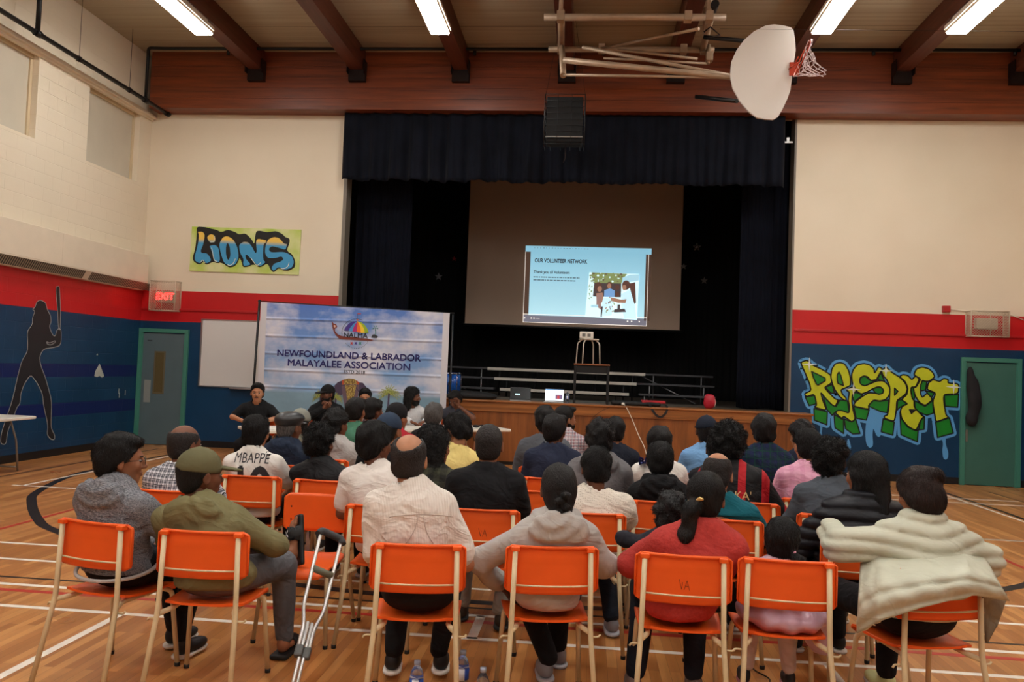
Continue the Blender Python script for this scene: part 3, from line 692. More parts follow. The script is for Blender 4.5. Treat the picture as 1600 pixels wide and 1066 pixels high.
cage(-7.98, -7.50, 2.46, 3.0, .22, 'cream wire cage over a lit red exit sign above the left door')
r = thing('exit_sign', 'red lit exit sign inside the wire cage above the left door', 'sign', (-7.74, YF-.09, 2.72))
obj('sign_box', bbox(BM(), -.15, .15, -.03, .09, -.1, .1, .006), mat('sign_enamel', (150, 140, 122), .5), r)
bm = BM(); text_on(bm, 'EXIT', .17, (0, -.034, 0), (1, 0, 0), (0, 0, 1), bold=.006)
obj('lettering', bm, mat('exit_red_light', (255, 60, 50), .5, emit=(255, 46, 44), estr=2.6), r)
cage(6.32, 6.92, 2.48, 2.90, .2, 'cream wire cage over a pale wall unit above the right door')
r = thing('wall_speaker', 'pale wall unit inside the wire cage above the right door', 'speaker', (6.62, YF-.07, 2.7))
obj('speaker_box', bbox(BM(), -.17, .17, -.03, .07, -.09, .09, .008), mat('pale_enamel', (190, 178, 156), .5), r)
r = thing('alarm_box', 'small red alarm box at the top of the red band', 'alarm', (5.99, YF, 2.93))
obj('alarm_housing', bbox(BM(), -.06, .06, -.07, 0, -.055, .055, .008), mat('alarm_red', (170, 28, 32), .35), r)
bm = BM(); tube(bm, bend([(.06, -.02, 0), (.7, -.02, -.06), (1.0, -.02, -.05), (1.36, -.02, -.19)], .1), .007, 6); obj('conduit', bm, CREAM, r)
# coat on the right door
COAT = mat('black_coat_cloth', (20, 19, 22), .85, noise=.3, nscale=10, bump=.4, bscale=14)
f = lambda P: smin(smin(el(P, (0, -.03, -.18), (.06, .06, .2)), el(P, (.06, -.05, -.55), (.105, .075, .36)), .08), el(P, (.02, -.05, -.86), (.09, .06, .12)), .05)+.010*wob(P, 16)
V, F = nets(f, (-.2, -.2, -1.08), (.26, .06, .12), .018)
tag(sdf_mesh('coat', [(V, F, 0)], COAT), 'black coat hanging on the right green door', 'coat').location = (6.37, YF-.06, 1.96)
# switch on curtain side
r = thing('clamp_bracket', 'small silver clamp bracket at the top right corner of the stage curtain', 'bracket', (3.30, 13.9, 5.72))
bm = BM(); bbox(bm, -.08, .08, -.02, .02, -.03, 0, .004); bbox(bm, -.025, .025, -.02, .02, 0, .07, .004); obj('bracket_plate', bm, STEEL, r)

# ================================================================== STAGE DRESSING
NAVY = mat('navy_curtain_cloth', (16, 19, 28), .95, noise=.3, nscale=3, sheen=.03, spec=.15)
NAVY2 = mat('deep_navy_curtain_cloth', (8, 11, 21), .95, noise=.3, nscale=3, sheen=.02, spec=.15)
def curtain(name, x0, x1, y, z0, z1, m, label, pleat=.16, amp=.05, flare=.0, seed=0):
    rnd = random.Random(seed); n = int((x1-x0)/.018); bm = BM(); nz = 14
    ph = [rnd.uniform(-.5, .5) for _ in range(60)]
    rows = []
    for j in range(nz+1):
        t = j/nz; z = z1+(z0-z1)*t; row = []
        for i in range(n+1):
            x = x0+(x1-x0)*i/n; u = (x-x0)/pleat
            g = math.sin(2*PI*u+1.3*math.sin(u*.9+seed))*(.55+.45*math.sin(u*.37+seed*2))+.35*math.sin(2*PI*u*2.3+ph[int(u) % 60]*2*t)
            zz = z + (.015*math.sin(u*1.7+seed)+.02*g*.3 if j == nz else 0)
            row.append(bm.verts.new((x+.02*t*math.sin(u*2.1), y-amp*(.35+.65*t)*g, zz)))
        rows.append(row)
    for j in range(nz):
        for i in range(n): bm.faces.new((rows[j][i], rows[j][i+1], rows[j+1][i+1], rows[j+1][i]))
    o = obj(name, bm, m, None, True)
    md = o.modifiers.new('thick', 'SOLIDIFY'); md.thickness = .006
    return tag(o, label, 'curtain')
curtain('stage_valance', -4.50, 3.24, 13.86, 4.93, 6.16, NAVY, 'dark navy gathered valance across the top of the stage', .40, .085, seed=3)
curtain('stage_curtain', -4.40, -3.35, 14.55, 1.10, 6.3, NAVY2, 'dark navy side curtain at the left of the stage', .15, .06, seed=1)
curtain('stage_curtain', 2.66, 3.6, 14.5, 1.10, 6.3, NAVY2, 'dark navy side curtain at the right of the stage', .15, .06, seed=2)
curtain('stage_backdrop', -7.6, 6.6, 18.9, 1.10, 6.9, mat('black_backdrop_cloth', (8, 8, 9), .95), 'black cloth backdrop hung at the back of the stage', .3, .03, seed=5)
# projection screen, slightly tilted like in the photo
r = thing('projection_screen', 'large white projection screen hanging over the stage', 'screen', (-.37, 17.2, 0))
SCR = mat('screen_fabric', (158, 138, 122), .8)
bm = BM(); box(bm, -2.31, 2.31, 0, .01, 2.60, 5.95); obj('screen_fabric', bm, SCR, r)
for a in (-2.3, 2.3): obj('hanging_rope', tube(BM(), [(a, .01, 6.0), (a, .01, ZC)], .008, 5), HANG, r)
bm = BM(); tube(bm, [(-2.35, .01, 2.58), (2.35, .01, 2.58)], .028, 8); tube(bm, [(-2.4, .01, 6.0), (2.4, .01, 6.0)], .05, 8); obj('screen_bar', bm, mat('black_bar', (15, 15, 15), .4), r)
# the projected slide, built on the screen
def em(name, c, s): return mat(name, c, .8, emit=c, estr=s)
SLB = NT('slide_light_blue', .8); ss = SLB.sep()
cc = SLB.mix(SLB.rng(ss[2], 2.75, 4.2), srgb(172, 214, 226), srgb(132, 186, 208)); SLB.base(cc)
SLB.l(cc, SLB.b.inputs['Emission Color']); SLB.b.inputs['Emission Strength'].default_value = .46
GR = em('slide_grey_bar', (118, 116, 128), .35); BR = em('slide_brown_bar', (92, 70, 58), .25); DK = mat('slide_dark_text', (44, 50, 60), .8, emit=(44, 50, 60), estr=.5)
LN = em('slide_white_line', (214, 206, 196), .7)
def sx(u): return -1.41+.37+(u-8)/1584*2.71          # slide zoom x -> screen local x
def sz(v): return 4.34-(v-30)/960*1.68
def stext(s_, u0, u1, v0, v1, bold):
    t = text_mesh(s_, .2, bold=bold); xs = [v.co.x for v in t.verts]; ys = [v.co.y for v in t.verts]
    for f in t.faces: f.material_index = 4
    for v in t.verts: v.co = Vector((sx(u0)+(v.co.x-min(xs))/(max(xs)-min(xs))*(sx(u1)-sx(u0)), -.0075, sz(v1)+(v.co.y-min(ys))/(max(ys)-min(ys))*(sz(v0)-sz(v1))))
    merge(bm, t)
bm = BM()
def srect(u0, v0, u1, v1, y, mi): box(bm, sx(u0), sx(u1), -y, 0, sz(v1), sz(v0), mi)
srect(8, 30, 1592, 105, .004, 0); srect(8, 105, 75, 885, .003, 1); srect(1525, 105, 1592, 920, .003, 1); srect(75, 100, 1525, 895, .005, 0)
srect(8, 890, 1560, 985, .003, 2)
for a in ((8, 880, 1560, 886), (8, 980, 1560, 986), (8, 105, 13, 985), (1556, 105, 1561, 985)): srect(*a, .0055, 3)
for u in (20, 105, 140, 1315, 1365, 1460): srect(u, 925, u+16, 940, .006, 3)
srect(170, 930, 220, 935, .006, 3)
stext('OUR VOLUNTEER NETWORK', 130, 795, 185, 238, .007)
stext('Thank you all Volunteers', 122, 578, 335, 382, .005)
for v, u1 in ((418, 705), (455, 655)):
    u = 122
    rnd = random.Random(v)
    while u < u1: q = rnd.randint(14, 44); srect(u, v-5, min(u+q, u1), v+5, .006, 4); u += q+9
for u in range(120, 800, 37): srect(u, 52, u+rnd.randint(4, 20), 57, .0065, 4)
o = obj('projected_slide', bm, [SLB.m, BR, GR, LN, DK], r)
# the photo on the slide: foliage and generic figures
cols = [(206, 232, 236), (120, 132, 84), (96, 78, 66), (86, 58, 50), (110, 150, 196), (190, 224, 234), (150, 112, 92), (70, 60, 60), (160, 200, 214), (140, 110, 104)]
pm = [em('slide_photo_%s' % n, c, .5) for n, c in zip(('pale', 'leaf', 'bark', 'dark_hair', 'blue_cloth', 'white_cloth', 'skin', 'shade', 'sky', 'box'), cols)]
bm = BM(); lay = [0]
def sp(pts, mi):
    lay[0] += .0002; poly(bm, [(sx(u), sz(v)) for u, v in pts], lambda a, b: (a, -.007-lay[0], b), mi)
def se(u, v, ru, rv, mi, n=18): sp([(u+ru*math.cos(2*PI*k/n), v+rv*math.sin(2*PI*k/n)) for k in range(n)], mi)
sp([(825, 343), (1448, 348), (1440, 910), (790, 895), (800, 700)], 0)
sp([(850, 343), (1300, 350), (1260, 400), (1230, 470), (1100, 480), (880, 470), (860, 420)], 1)
sp([(890, 470), (1230, 470), (1230, 640), (880, 640)], 7)
rnd = random.Random(4)
for i in range(60): se(rnd.uniform(835, 1240), rnd.uniform(350, 460), rnd.uniform(6, 18), rnd.uniform(5, 14), rnd.choice([1, 2, 0, 1]), 8)
for i in range(16): se(rnd.uniform(815, 870), rnd.uniform(380, 680), rnd.uniform(4, 9), rnd.uniform(5, 12), 1, 7)
sp([(1240, 400), (1330, 360), (1446, 352), (1444, 430), (1240, 470)], 8)
se(945, 520, 45, 60, 3); se(962, 545, 28, 36, 6); sp([(920, 600), (1000, 590), (1020, 700), (930, 740)], 6); sp([(930, 610), (990, 610), (985, 800), (925, 760)], 9)
se(1080, 500, 36, 46, 3); se(1080, 505, 24, 32, 6); sp([(1020, 560), (1090, 535), (1150, 560), (1150, 640), (1020, 640)], 4)
se(1180, 520, 30, 30, 3); se(1185, 610, 24, 30, 3)
sp([(1230, 600), (1330, 545), (1400, 640), (1430, 900), (1280, 900), (1240, 760)], 5); se(1290, 490, 52, 58, 3); se(1268, 520, 26, 34, 6)
sp([(1320, 470), (1400, 450), (1420, 700), (1400, 720), (1360, 600)], 3); sp([(1080, 640), (1240, 670), (1300, 660), (1290, 710), (1200, 710), (1080, 680)], 6)
sp([(1010, 650), (1100, 650), (1140, 780), (1120, 870), (1010, 880), (990, 760)], 5); sp([(1150, 790), (1280, 780), (1300, 820), (1150, 830)], 7); sp([(1190, 730), (1225, 730), (1225, 800), (1190, 800)], 7)
for i in range(30): se(rnd.uniform(1040, 1150), rnd.uniform(690, 830), 7, 9, rnd.choice([1, 3, 6, 0]), 7)
sp([(985, 760), (1010, 760), (1000, 890), (985, 890)], 7); sp([(860, 745), (950, 740), (950, 775), (860, 775)], 8)
obj('slide_photo', bm, pm, r)

# stars on the backdrop
for i, (x, z, rr, c, lab) in enumerate(((2.47, 4.66, .10, (240, 236, 230), 'silver glitter star on the black backdrop, nearest the screen on the right'), (2.18, 4.2, .08, (150, 146, 142), 'dull grey star on the backdrop, half behind the right edge of the screen'),
        (-3.62, 3.8, .10, (130, 130, 134), 'grey star on the backdrop left of the screen'), (-3.26, 4.24, .07, (150, 26, 40), 'dark red star on the backdrop left of the screen'), (2.66, 3.88, .09, (100, 92, 84), 'faint dull star low on the backdrop right of the screen'))):
    bm = BM(); q = []
    for k in range(10):
        a = PI/2+k*PI/5; q.append((math.cos(a)*(rr if k % 2 == 0 else rr*.42), math.sin(a)*(rr if k % 2 == 0 else rr*.42)))
    for yy in (0, -.012): poly(bm, q, lambda a, b: (a, yy, b))
    if i == 0: ribbon(bm, [(a*.6, b*.6) for a, b in q], .008, lambda a, b: (a, -.013, b), 1)
    tag(obj('star_decoration', bm, [mat('star_%d' % i, c, .4, .3), mat('star_dark', (40, 40, 40), .6)]), lab, 'star').location = (x, 18.855, z)

# standing risers
RG = mat('riser_dark_grey', (58, 58, 62), .6); RW = mat('riser_white_edge', (188, 182, 172), .5); RB = mat('riser_black_steel', (20, 20, 22), .5, .3); RLG = mat('riser_grey_leg', (120, 120, 122), .45, .5)
def riser(label, loc, rz, ws, edge, legs):
    r = thing('choir_riser', label, 'riser', loc, rz, None)
    for i, (w_, z) in enumerate(zip(ws, (.17, .37, .565))):
        st = obj('step', bbox(BM(), -w_/2, w_/2, i*.36, i*.36+.34, z-.035, z, .004), RG, r)
        if edge: obj('nosing', bbox(BM(), -w_/2, w_/2, i*.36-.012, i*.36, z-.05, z+.005, .003), RW, st)
        for sx_ in ([-w_/2+.25, w_/2-.25] if edge else legs[i]):
            obj('leg', tube(BM(), [(sx_, i*.36+.04, 0), (sx_, i*.36+.04, z-.03)], .014, 8), RB if edge else RLG, r)
    for q in ([[(-.62, .8, .5), (.35, .1, .02)]] if not edge else [[(a, 1.1, .5), (a, .05, .1)] for a in (-.6, .6)]): obj('brace', tube(BM(), q, .012, 6), RB if edge else RLG, r)
riser('middle choir riser with pale step edges behind the small desk on the stage', (-.42, 15.5, ZS), 0, (2.5, 2.82, 3.2), True, None)
riser('right choir riser with plain dark grey steps and diagonal brace', (1.75, 15.52, ZS), math.radians(0), (1.45, 1.5, 1.55), False, ((-.62, .6), (-.5, .55), (-.4, .55)))
riser('left choir riser with plain dark grey steps beside the blue drum', (-2.55, 15.52, ZS), math.radians(0), (1.5, 1.5, 1.5), False, ((-.6, .5), (-.6, .45), (-.6, .4)))
# desk, stool, projector on the stage
bm = BM()
r = thing('small_desk', 'small black-framed desk with wood top at the front of the stage', 'desk', (.09, 13.98, ZS))
obj('desk_top', bbox(BM(), -.31, .31, -.2, .2, .665, .69, .006), wood('desk_top_wood', (120, 66, 34), (160, 96, 52), (2, 12, 12)), r)
obj('drawer_box', bbox(BM(), -.27, .27, -.17, .17, .53, .665, .006), RB, r)
for a in (-.285, .285):
    for b in (-.17, .17): obj('leg', bbox(BM(), a-.02, a+.02, b-.02, b+.02, 0, .665, .004), RB, r)
r = thing('white_stool', 'white tube-framed stool standing on the small desk', 'stool', (.02, 13.98, ZS+.69), .42)
WT = mat('white_enamel_tube', (222, 214, 200), .4)
for a in (-1, 1):
    for b in (-1, 1): obj('leg', tube(BM(), bend([(a*.165, b*.14, 0), (a*.15, b*.13, .36), (a*.09, b*.08, .42)], .05), .011, 8), WT, r)
obj('seat', bbox(BM(), -.14, .14, -.13, .13, .415, .435, .008), WT, r)
r = thing('projector', 'white projector sitting on the stool', 'projector', (-.02, 13.98, ZS+.69+.435))
obj('projector_body', bbox(BM(), -.12, .12, -.1, .12, .005, .125, .014, 3), mat('projector_white', (226, 220, 208), .4), r)
for a in (-.075, .015): obj('vent', bbox(BM(), a, a+.057, -.104, -.098, .035, .09, .002), mat('vent_grey', (120, 116, 110), .6), r)
# laptops
def laptop(loc, rz, label, lit, w_=.34):
    r = thing('laptop', label, 'laptop', loc, rz)
    DG = mat('laptop_dark_shell', (26, 28, 32), .4); SLV = mat('laptop_silver', (176, 174, 170), .35, .6)
    obj('keyboard_base', bbox(BM(), -w_/2, w_/2, -.22, 0, 0, .018, .004), SLV, r)
    M = Matrix.Rotation(math.radians(-14), 4, 'X')
    t = BM(); bbox(t, -w_/2, w_/2, -.004, .008, 0, .225, .004); bm = BM(); merge(bm, t, Matrix.Translation((0, 0, .016)) @ M); obj('lid', bm, DG, r)
    t = BM(); q = .012; box(t, -w_/2+q, w_/2-q, -.0055, -.004, .014, .213, 0)
    if lit:
        box(t, -w_/2+q, w_/2-q, -.006, -.004, .20, .213, 1); box(t, .02, w_/2-.03, -.0065, -.004, .04, .12, 2); box(t, .05, .09, -.007, -.004, .05, .1, 3)
        ms = [em('laptop_screen_white', (226, 236, 240), 1.0), em('laptop_screen_blue', (80, 130, 180), .6), em('laptop_picture', (96, 80, 110), .5), em('laptop_picture_red', (170, 60, 60), .5)]
    else:
        for a in (-.09, -.06, -.03): box(t, a, a+.022, -.0065, -.004, .085, .11, 1)
        ms = [mat('laptop_screen_dark', (16, 24, 28), .2), em('laptop_screen_text', (170, 220, 230), .8)]
    bm = BM(); merge(bm, t, Matrix.Translation((0, 0, .016)) @ M); obj('display', bm, ms, r)
laptop((-1.13, 13.86, ZS), .1, 'open laptop with a dark screen at the front edge of the stage', False, .36)
laptop((-.54, 13.86, ZS), 0, 'open laptop with a lit white screen at the front edge of the stage', True)
GLASS = mat('bottle_plastic', (208, 222, 240), .06, trans=.96, spec=.5)
def bottle(loc, label, labelled=True, s=1.0, cat='bottle', capc=(150, 160, 176)):
    r = thing('water_bottle', label, cat, loc)
    prof = [(.001, 0), (.028, 0), (.033, .006), (.031, .03), (.033, .05), (.033, .13), (.031, .145), (.024, .165), (.014, .182), (.0125, .192)]
    o = obj('bottle_body', lathe(BM(), [(a*s, b*s) for a, b in prof], 20), GLASS, r); o.visible_shadow = True
    obj('cap', lathe(BM(), [(.001, .188*s), (.0155*s, .188*s), (.0155*s, .208*s), (.001, .209*s)], 16), mat('cap_%d' % capc[0], capc, .4), r)
    if labelled:
        k = NT('bottle_label', .4); s_ = k.sep(); a = k.math('ARCTAN2', s_[1], s_[0])
        k.base(k.mix(k.math('GREATER_THAN', k.math('SINE', k.math('MULTIPLY', a, 3)), .1), srgb(40, 84, 178), srgb(226, 230, 236)))
        obj('paper_label', lathe(BM(), [(.0335*s, .07*s), (.0342*s, .07*s), (.0342*s, .125*s), (.0335*s, .125*s)], 20), k.m, r)
bottle((-.31, 13.80, ZS), 'small water bottle on the stage beside the lit laptop', True, .95)
bottle((-.76, 3.83, 0), 'water bottle with blue label on the floor under the chair with the white striped shirt')
bottle((-.565, 4.01, 0), 'water bottle with blue label right of the chair with the white striped shirt', True, 1.0)
bottle((-.436, 3.80, 0), 'clear water bottle without label on the floor between two front chairs', False)
# bags on the stage
r = thing('shoulder_bag', 'black shoulder bag with a red lining lying on the stage, strap over the edge', 'bag', (.98, 13.9, ZS))
CL = mat('black_bag_nylon', (14, 14, 15), .7, bump=.3, bscale=30)
V, F = nets(lambda P: bx(P, (-.12, 0, .04), (.42, .16, .035), .03)+.006*wob(P, 20), (-.62, -.24, -.02), (.42, .24, .14), .015)
o = sdf_mesh('bag_body', [(V, F, 0)], CL, r)
obj('red_flap', bbox(BM(), -.02, .38, -.14, .1, .055, .10, .012), mat('red_bag_cloth', (176, 30, 40), .7), r)
bm = BM(); q = [(.10, -.16, .05), (.11, -.30, .02), (.14, -.355, -.04), (.20, -.36, -.13), (.28, -.36, -.17), (.35, -.36, -.12), (.39, -.355, -.03), (.39, -.30, .02), (.38, -.1, .04)]
q = bend(q, .05, 3)
for i in range(len(q)-1):
    a, b = Vector(q[i]), Vector(q[i+1]); d = (b-a).normalized(); n_ = Vector((0, -1, 0)) if abs(d.y) < .7 else Vector((0, 0, 1)); s_ = d.cross(n_).normalized()*.019
    vs = [bm.verts.new(x) for x in (a+s_, b+s_, b-s_, a-s_)]; bm.faces.new(vs)
o = obj('strap', bm, CL, r); o.modifiers.new('thick', 'SOLIDIFY').thickness = .004
r = thing('gift_bag', 'red bag standing on the right side of the stage', 'bag', (2.12, 13.95, ZS))
V, F = nets(lambda P: smin(el(P, (0, 0, .11), (.105, .08, .12)), el(P, (.0, 0, .2), (.08, .05, .05)), .04)+.008*wob(P, 30), (-.16, -.14, -.02), (.16, .14, .3), .012)
sdf_mesh('bag_body', [(V, F, 0)], mat('crimson_bag', (176, 26, 48), .45), r)
bm = BM(); tube(bm, bend([(.06, -.03, .2), (.10, -.04, .12), (.08, -.05, .04)], .03), .006, 6); obj('handle', bm, WT, r)
# drum
r = thing('drum', 'blue drum with chrome lugs at the left of the stage behind the banner', 'drum', (-2.56, 15.0, ZS+.02))
obj('drum_shell', lathe(BM(), [(.001, 0), (.185, 0), (.185, .42), (.001, .42)], 28), mat('blue_drum_shell', (24, 84, 168), .25, noise=.4, nscale=18), r)
bm = BM()
for z in (.012, .405): lathe(bm, [(.186, z-.012), (.197, z-.012), (.197, z+.012), (.186, z+.012)], 28)
for k in range(8): a = k*PI/4; tube(bm, [(.196*math.cos(a), .196*math.sin(a), .0), (.196*math.cos(a), .196*math.sin(a), .42)], .006, 5); bbox(bm, .195*math.cos(a)-.015, .195*math.cos(a)+.015, .195*math.sin(a)-.015, .195*math.sin(a)+.015, .18, .24, .003)
obj('drum_hardware', bm, mat('chrome', (210, 210, 210), .12, 1.0), r)
r = thing('equipment_bag', 'black soft equipment bag slumped on the left side of the stage', 'bag', (-1.95, 13.9, ZS))
V, F = nets(lambda P: el(P, (0, 0, .05), (.42, .15, .09))+.012*wob(P, 9), (-.5, -.22, -.02), (.5, .22, .2), .02); V[:, 2] = np.maximum(V[:, 2], 0)
sdf_mesh('bag_body', [(V, F, 0)], CL, r)
# white cable over the edge
bm = BM(); lathe(bm, [(.001, -.02), (.028, -.02), (.03, .0), (.022, .02), (.001, .022)], 14, (.64, 13.66, ZS+.03))
tube(bm, bend([(.64, 13.66, ZS+.03), (.69, 13.54, ZS-.02), (.80, 13.53, .86), (.90, 13.52, .62), (1.02, 13.45, .4), (1.08, 13.3, .05), (1.1, 12.4, .008)], .1, 6), .007, 6)
tag(obj('extension_cable', bm, mat('white_cable', (226, 220, 206), .5)), 'white extension cable hanging over the stage edge', 'cable')
bm = BM(); tube(bm, bend([(.5, 13.58, ZS+.005), (.25, 13.545, .98), (.1, 13.54, .84), (.02, 13.5, .6)], .08), .004, 5)
tag(obj('thin_cable', bm, PIPE), 'thin black cable hanging down the stage front', 'cable')

# ================================================================== BANNER
YBN = 12.9
def bn(u, v):
    p = at(u, v, YBN); return p.x, p.z
BX0, BX1 = bn(404, 560)[0], bn(700, 560)[0]; BZ1 = 2.60; BZ0 = .58
r = thing('banner', 'large sky-blue printed banner with association name behind the panel table', 'banner', (0, YBN, 0))
k = NT('banner_sky_print', rough=.65, spec=.3); s = k.sep()
cl = k.rng(k.noise(1.1, k.mapping(scale=(1, 1, 1.6), loc=(2.3, 0, 1.1)), 5, .55), .42, .60)
skyc = k.mix(k.rng(s[2], 1.1, 2.6), srgb(142, 178, 214), srgb(84, 122, 196))
c = k.mix(cl, skyc, srgb(214, 214, 224))
c = k.mix(k.rng(s[2], 1.1, 1.16, 1, 0), c, srgb(128, 160, 178))
k.base(c)
cre = None
for zc in (2.33, 2.04, 1.75, 1.47, 1.19):
    d = k.rng(k.math('ABSOLUTE', k.math('SUBTRACT', s[2], zc)), 0, .03, 1, 0); cre = d if cre is None else k.math('ADD', cre, d)
k.bump(k.math('ADD', cre, k.math('MULTIPLY', k.noise(1.8, None, 3), 2.2)), .6, .02)
def cloth_z(a, b): return .014*math.sin(a*2.1+b*1.2)+.01*math.sin(a*5+b*3.1)*.6
sag = lambda a: -.085*(a-BX0)/(BX1-BX0)
bm = BM(); NX, NZ = 60, 40; G = []
for j in range(NZ+1):
    row = []
    for i in range(NX+1):
        a = BX0+(BX1-BX0)*i/NX; top = BZ1+sag(a); b = BZ0+(top-BZ0)*j/NZ
        row.append(bm.verts.new((a, cloth_z(a, b), b)))
    G.append(row)
wb = .085
for j in range(NZ):
    for i in range(NX):
        f = bm.faces.new((G[j][i], G[j][i+1], G[j+1][i+1], G[j+1][i])); f.smooth = True
        a = (G[j][i].co.x+G[j][i+1].co.x)/2
        f.material_index = 1 if (a < BX0+wb or a > BX1-wb) else 0
o = obj('printed_cloth', bm, [k.m, mat('banner_white_edge', (206, 204, 208), .65)], r, True)
def bfn(dy): return lambda a, b: (a, cloth_z(a, b)-dy, b)
INK = mat('banner_navy_ink', (38, 34, 104), .6); INK2 = mat('banner_black_ink', (30, 28, 34), .6)
def btext(s_, size, capx, u, v, wpx, m, bold, name, dy=.008, slope=.0):
    p = bn(u, v); x0 = bn(u-wpx/2, v)[0]; x1 = bn(u+wpx/2, v)[0]
    t = text_mesh(s_, size, bold=bold)
    ys = [q.co.y for q in t.verts]; yc = (max(ys)+min(ys))/2; ky = capx*YBN/FPX/(max(ys)-min(ys))
    xs = [q.co.x for q in t.verts]; k_ = (x1-x0)/(max(xs)-min(xs)); cx = (max(xs)+min(xs))/2
    t = split_tris(t, .12)
    for q in t.verts:
        a = p[0]+(q.co.x-cx)*k_; b = p[1]+(q.co.y-yc)*ky+slope*(a-p[0]); q.co = Vector(bfn(dy)(a, b))
    return obj(name, t, m, r)
btext('NEWFOUNDLAND & LABRADOR', .165, 11.3, 545, 555.5, 224, INK, .004, 'headline')
btext('MALAYALEE ASSOCIATION', .165, 11.3, 545, 570, 191, INK, .004, 'headline')
btext('ESTD 2018', .085, 5.2, 554, 581.5, 33, INK2, .001, 'subtitle')
btext('NALMA', .10, 8, 556, 524, 37, INK2, .002, 'logo_text', .014)
def bp(pts, ox=500, oy=490, s_=13.325): return [bn(ox+x/s_, oy+y/s_) for x, y in pts]
bm = BM(); cnt = [0]
def bpoly(pts, mi): cnt[0] += 1; poly(bm, bp(pts), bfn(.009+cnt[0]*.0001), mi)
bpoly([(250, 160), (290, 210), (340, 225), (362, 270), (345, 310), (315, 315), (320, 370), (370, 430), (440, 465), (560, 485), (760, 500), (980, 520), (1115, 550), (1060, 568), (800, 558), (560, 545), (410, 530), (330, 450), (290, 370), (265, 290)], 0)
bpoly([(285, 260), (305, 240), (330, 250), (330, 285), (305, 295)], 1)
top = (775, 160); base_ = [(500, 355), (600, 365), (670, 375), (755, 385), (855, 400), (920, 405), (1010, 400)]
arc = [(775, 160), (700, 165), (640, 190), (570, 240), (520, 310), (500, 355)]
seg = [[(775, 160), (690, 165), (600, 210), (530, 290), (500, 355), (595, 362), (640, 280), (700, 210)], [(775, 160), (700, 210), (640, 280), (595, 362), (672, 372), (700, 290), (735, 220)], [(775, 160), (735, 220), (700, 290), (672, 372), (762, 385), (772, 280)], [(775, 160), (772, 280), (762, 385), (850, 402), (840, 300), (810, 220)], [(775, 160), (810, 220), (840, 300), (850, 402), (930, 405), (910, 310), (850, 215)], [(775, 160), (850, 215), (910, 310), (930, 405), (1010, 400), (990, 330), (930, 240), (860, 185)]]
for i, q in enumerate(seg): bpoly(q, 2+i)
bpoly([(755, 130), (775, 108), (795, 130), (775, 155)], 5)
for i, (x, c_) in enumerate(((660, 8), (745, 2), (835, 9))): bpoly([(x-28, 590), (x, 600), (x+28, 590), (x+15, 620), (x+30, 655), (x, 640), (x-30, 655), (x-12, 620)], c_)
bpoly([(1060, 500), (1090, 440), (1130, 430), (1210, 480), (1180, 510)], 10)
for a in range(5):
    an = a*2*PI/5+.3; bpoly([(1150, 300), (1150+60*math.cos(an)-10*math.sin(an), 300+60*math.sin(an)+10*math.cos(an)), (1150+60*math.cos(an)+10*math.sin(an), 300+60*math.sin(an)-10*math.cos(an))], 9)
bpoly([(1145, 300), (1158, 300), (1160, 440), (1148, 440)], 9)
bpoly([(772, 0), (777, 0), (777, 110), (772, 110)], 10); bpoly([(780, -5), (850, -5), (850, 14), (780, 14)], 8)
for k_ in range(46):
    a = PI*.95+k_*(PI*1.05+.1)/46 if k_ < 30 else PI*.15+(k_-30)*PI*.7/16
    R_ = 300 if k_ < 30 else 260
    cx, cy = 760, (400 if k_ < 30 else 480)
    x, y = cx+R_*math.cos(a), cy+R_*math.sin(a)*.95
    bpoly([(x-7, y-7), (x+7, y-7), (x+7, y+7), (x-7, y+7)], 10)
LC = [(120, 50, 36), (226, 190, 170), (60, 40, 130), (70, 140, 200), (170, 30, 110), (232, 100, 30), (240, 200, 50), (150, 180, 40), (200, 70, 60), (40, 130, 110), (50, 50, 52)]
obj('logo', bm, [mat('logo_ink_%s' % n, c, .6) for n, c in zip(('brown', 'pink', 'violet', 'sky', 'magenta', 'orange', 'yellow', 'lime', 'coral', 'teal', 'black'), LC)], r)
# printed elephant with golden face cover, and palms
bm = BM(); cnt[0] = 0
def zp(pts, mi, ox=440, oy=590, s_=5.333): cnt[0] += 1; poly(bm, bp(pts, ox, oy, s_), bfn(.009+(cnt[0] % 60)*.0001), mi)
zp([(440, 70), (470, 40), (520, 20), (540, 60), (530, 110), (500, 150), (470, 150), (450, 120)], 0)
zp([(640, 40), (680, 45), (715, 90), (700, 140), (650, 130), (620, 90)], 0)
zp([(500, 60), (650, 60), (640, 140), (620, 260), (600, 330), (545, 330), (530, 260), (510, 150)], 1)
zp([(510, 20), (560, 8), (610, 12), (635, 40), (625, 60), (520, 60)], 2)
zp([(530, 65), (625, 65), (605, 160), (590, 230), (560, 230), (545, 160)], 2)
zp([(505, 25), (525, 15), (520, 60), (505, 60)], 5); zp([(625, 20), (650, 45), (645, 60), (628, 58)], 5)
for k_ in range(10): zp([(500+k_*14, 330+0*k_), (508+k_*14, 250+5*k_), (516+k_*14, 400), (496+k_*14, 410)], 6 if k_ % 2 else 5)
PRM = [mat('print_' + n, c, .6) for n, c in (('elephant_grey', (70, 58, 84)), ('elephant_shade', (104, 84, 96)), ('gold_plain', (196, 170, 84)), ('palm_green', (134, 148, 70)), ('palm_yellow', (170, 172, 90)), ('orange_red', (188, 82, 48)), ('mixed', (120, 100, 130)))]
gk = NT('print_gold_mail', .6); v_ = gk.n('TexVoronoi'); v_.inputs['Scale'].default_value = 75; gk.l(gk.obj, v_.inputs['Vector'])
gk.base(gk.mix(gk.rng(v_.outputs['Distance'], .2, .6), srgb(214, 190, 104), srgb(120, 92, 44))); PRM[2] = gk.m
obj('printed_elephant', bm, PRM, r)
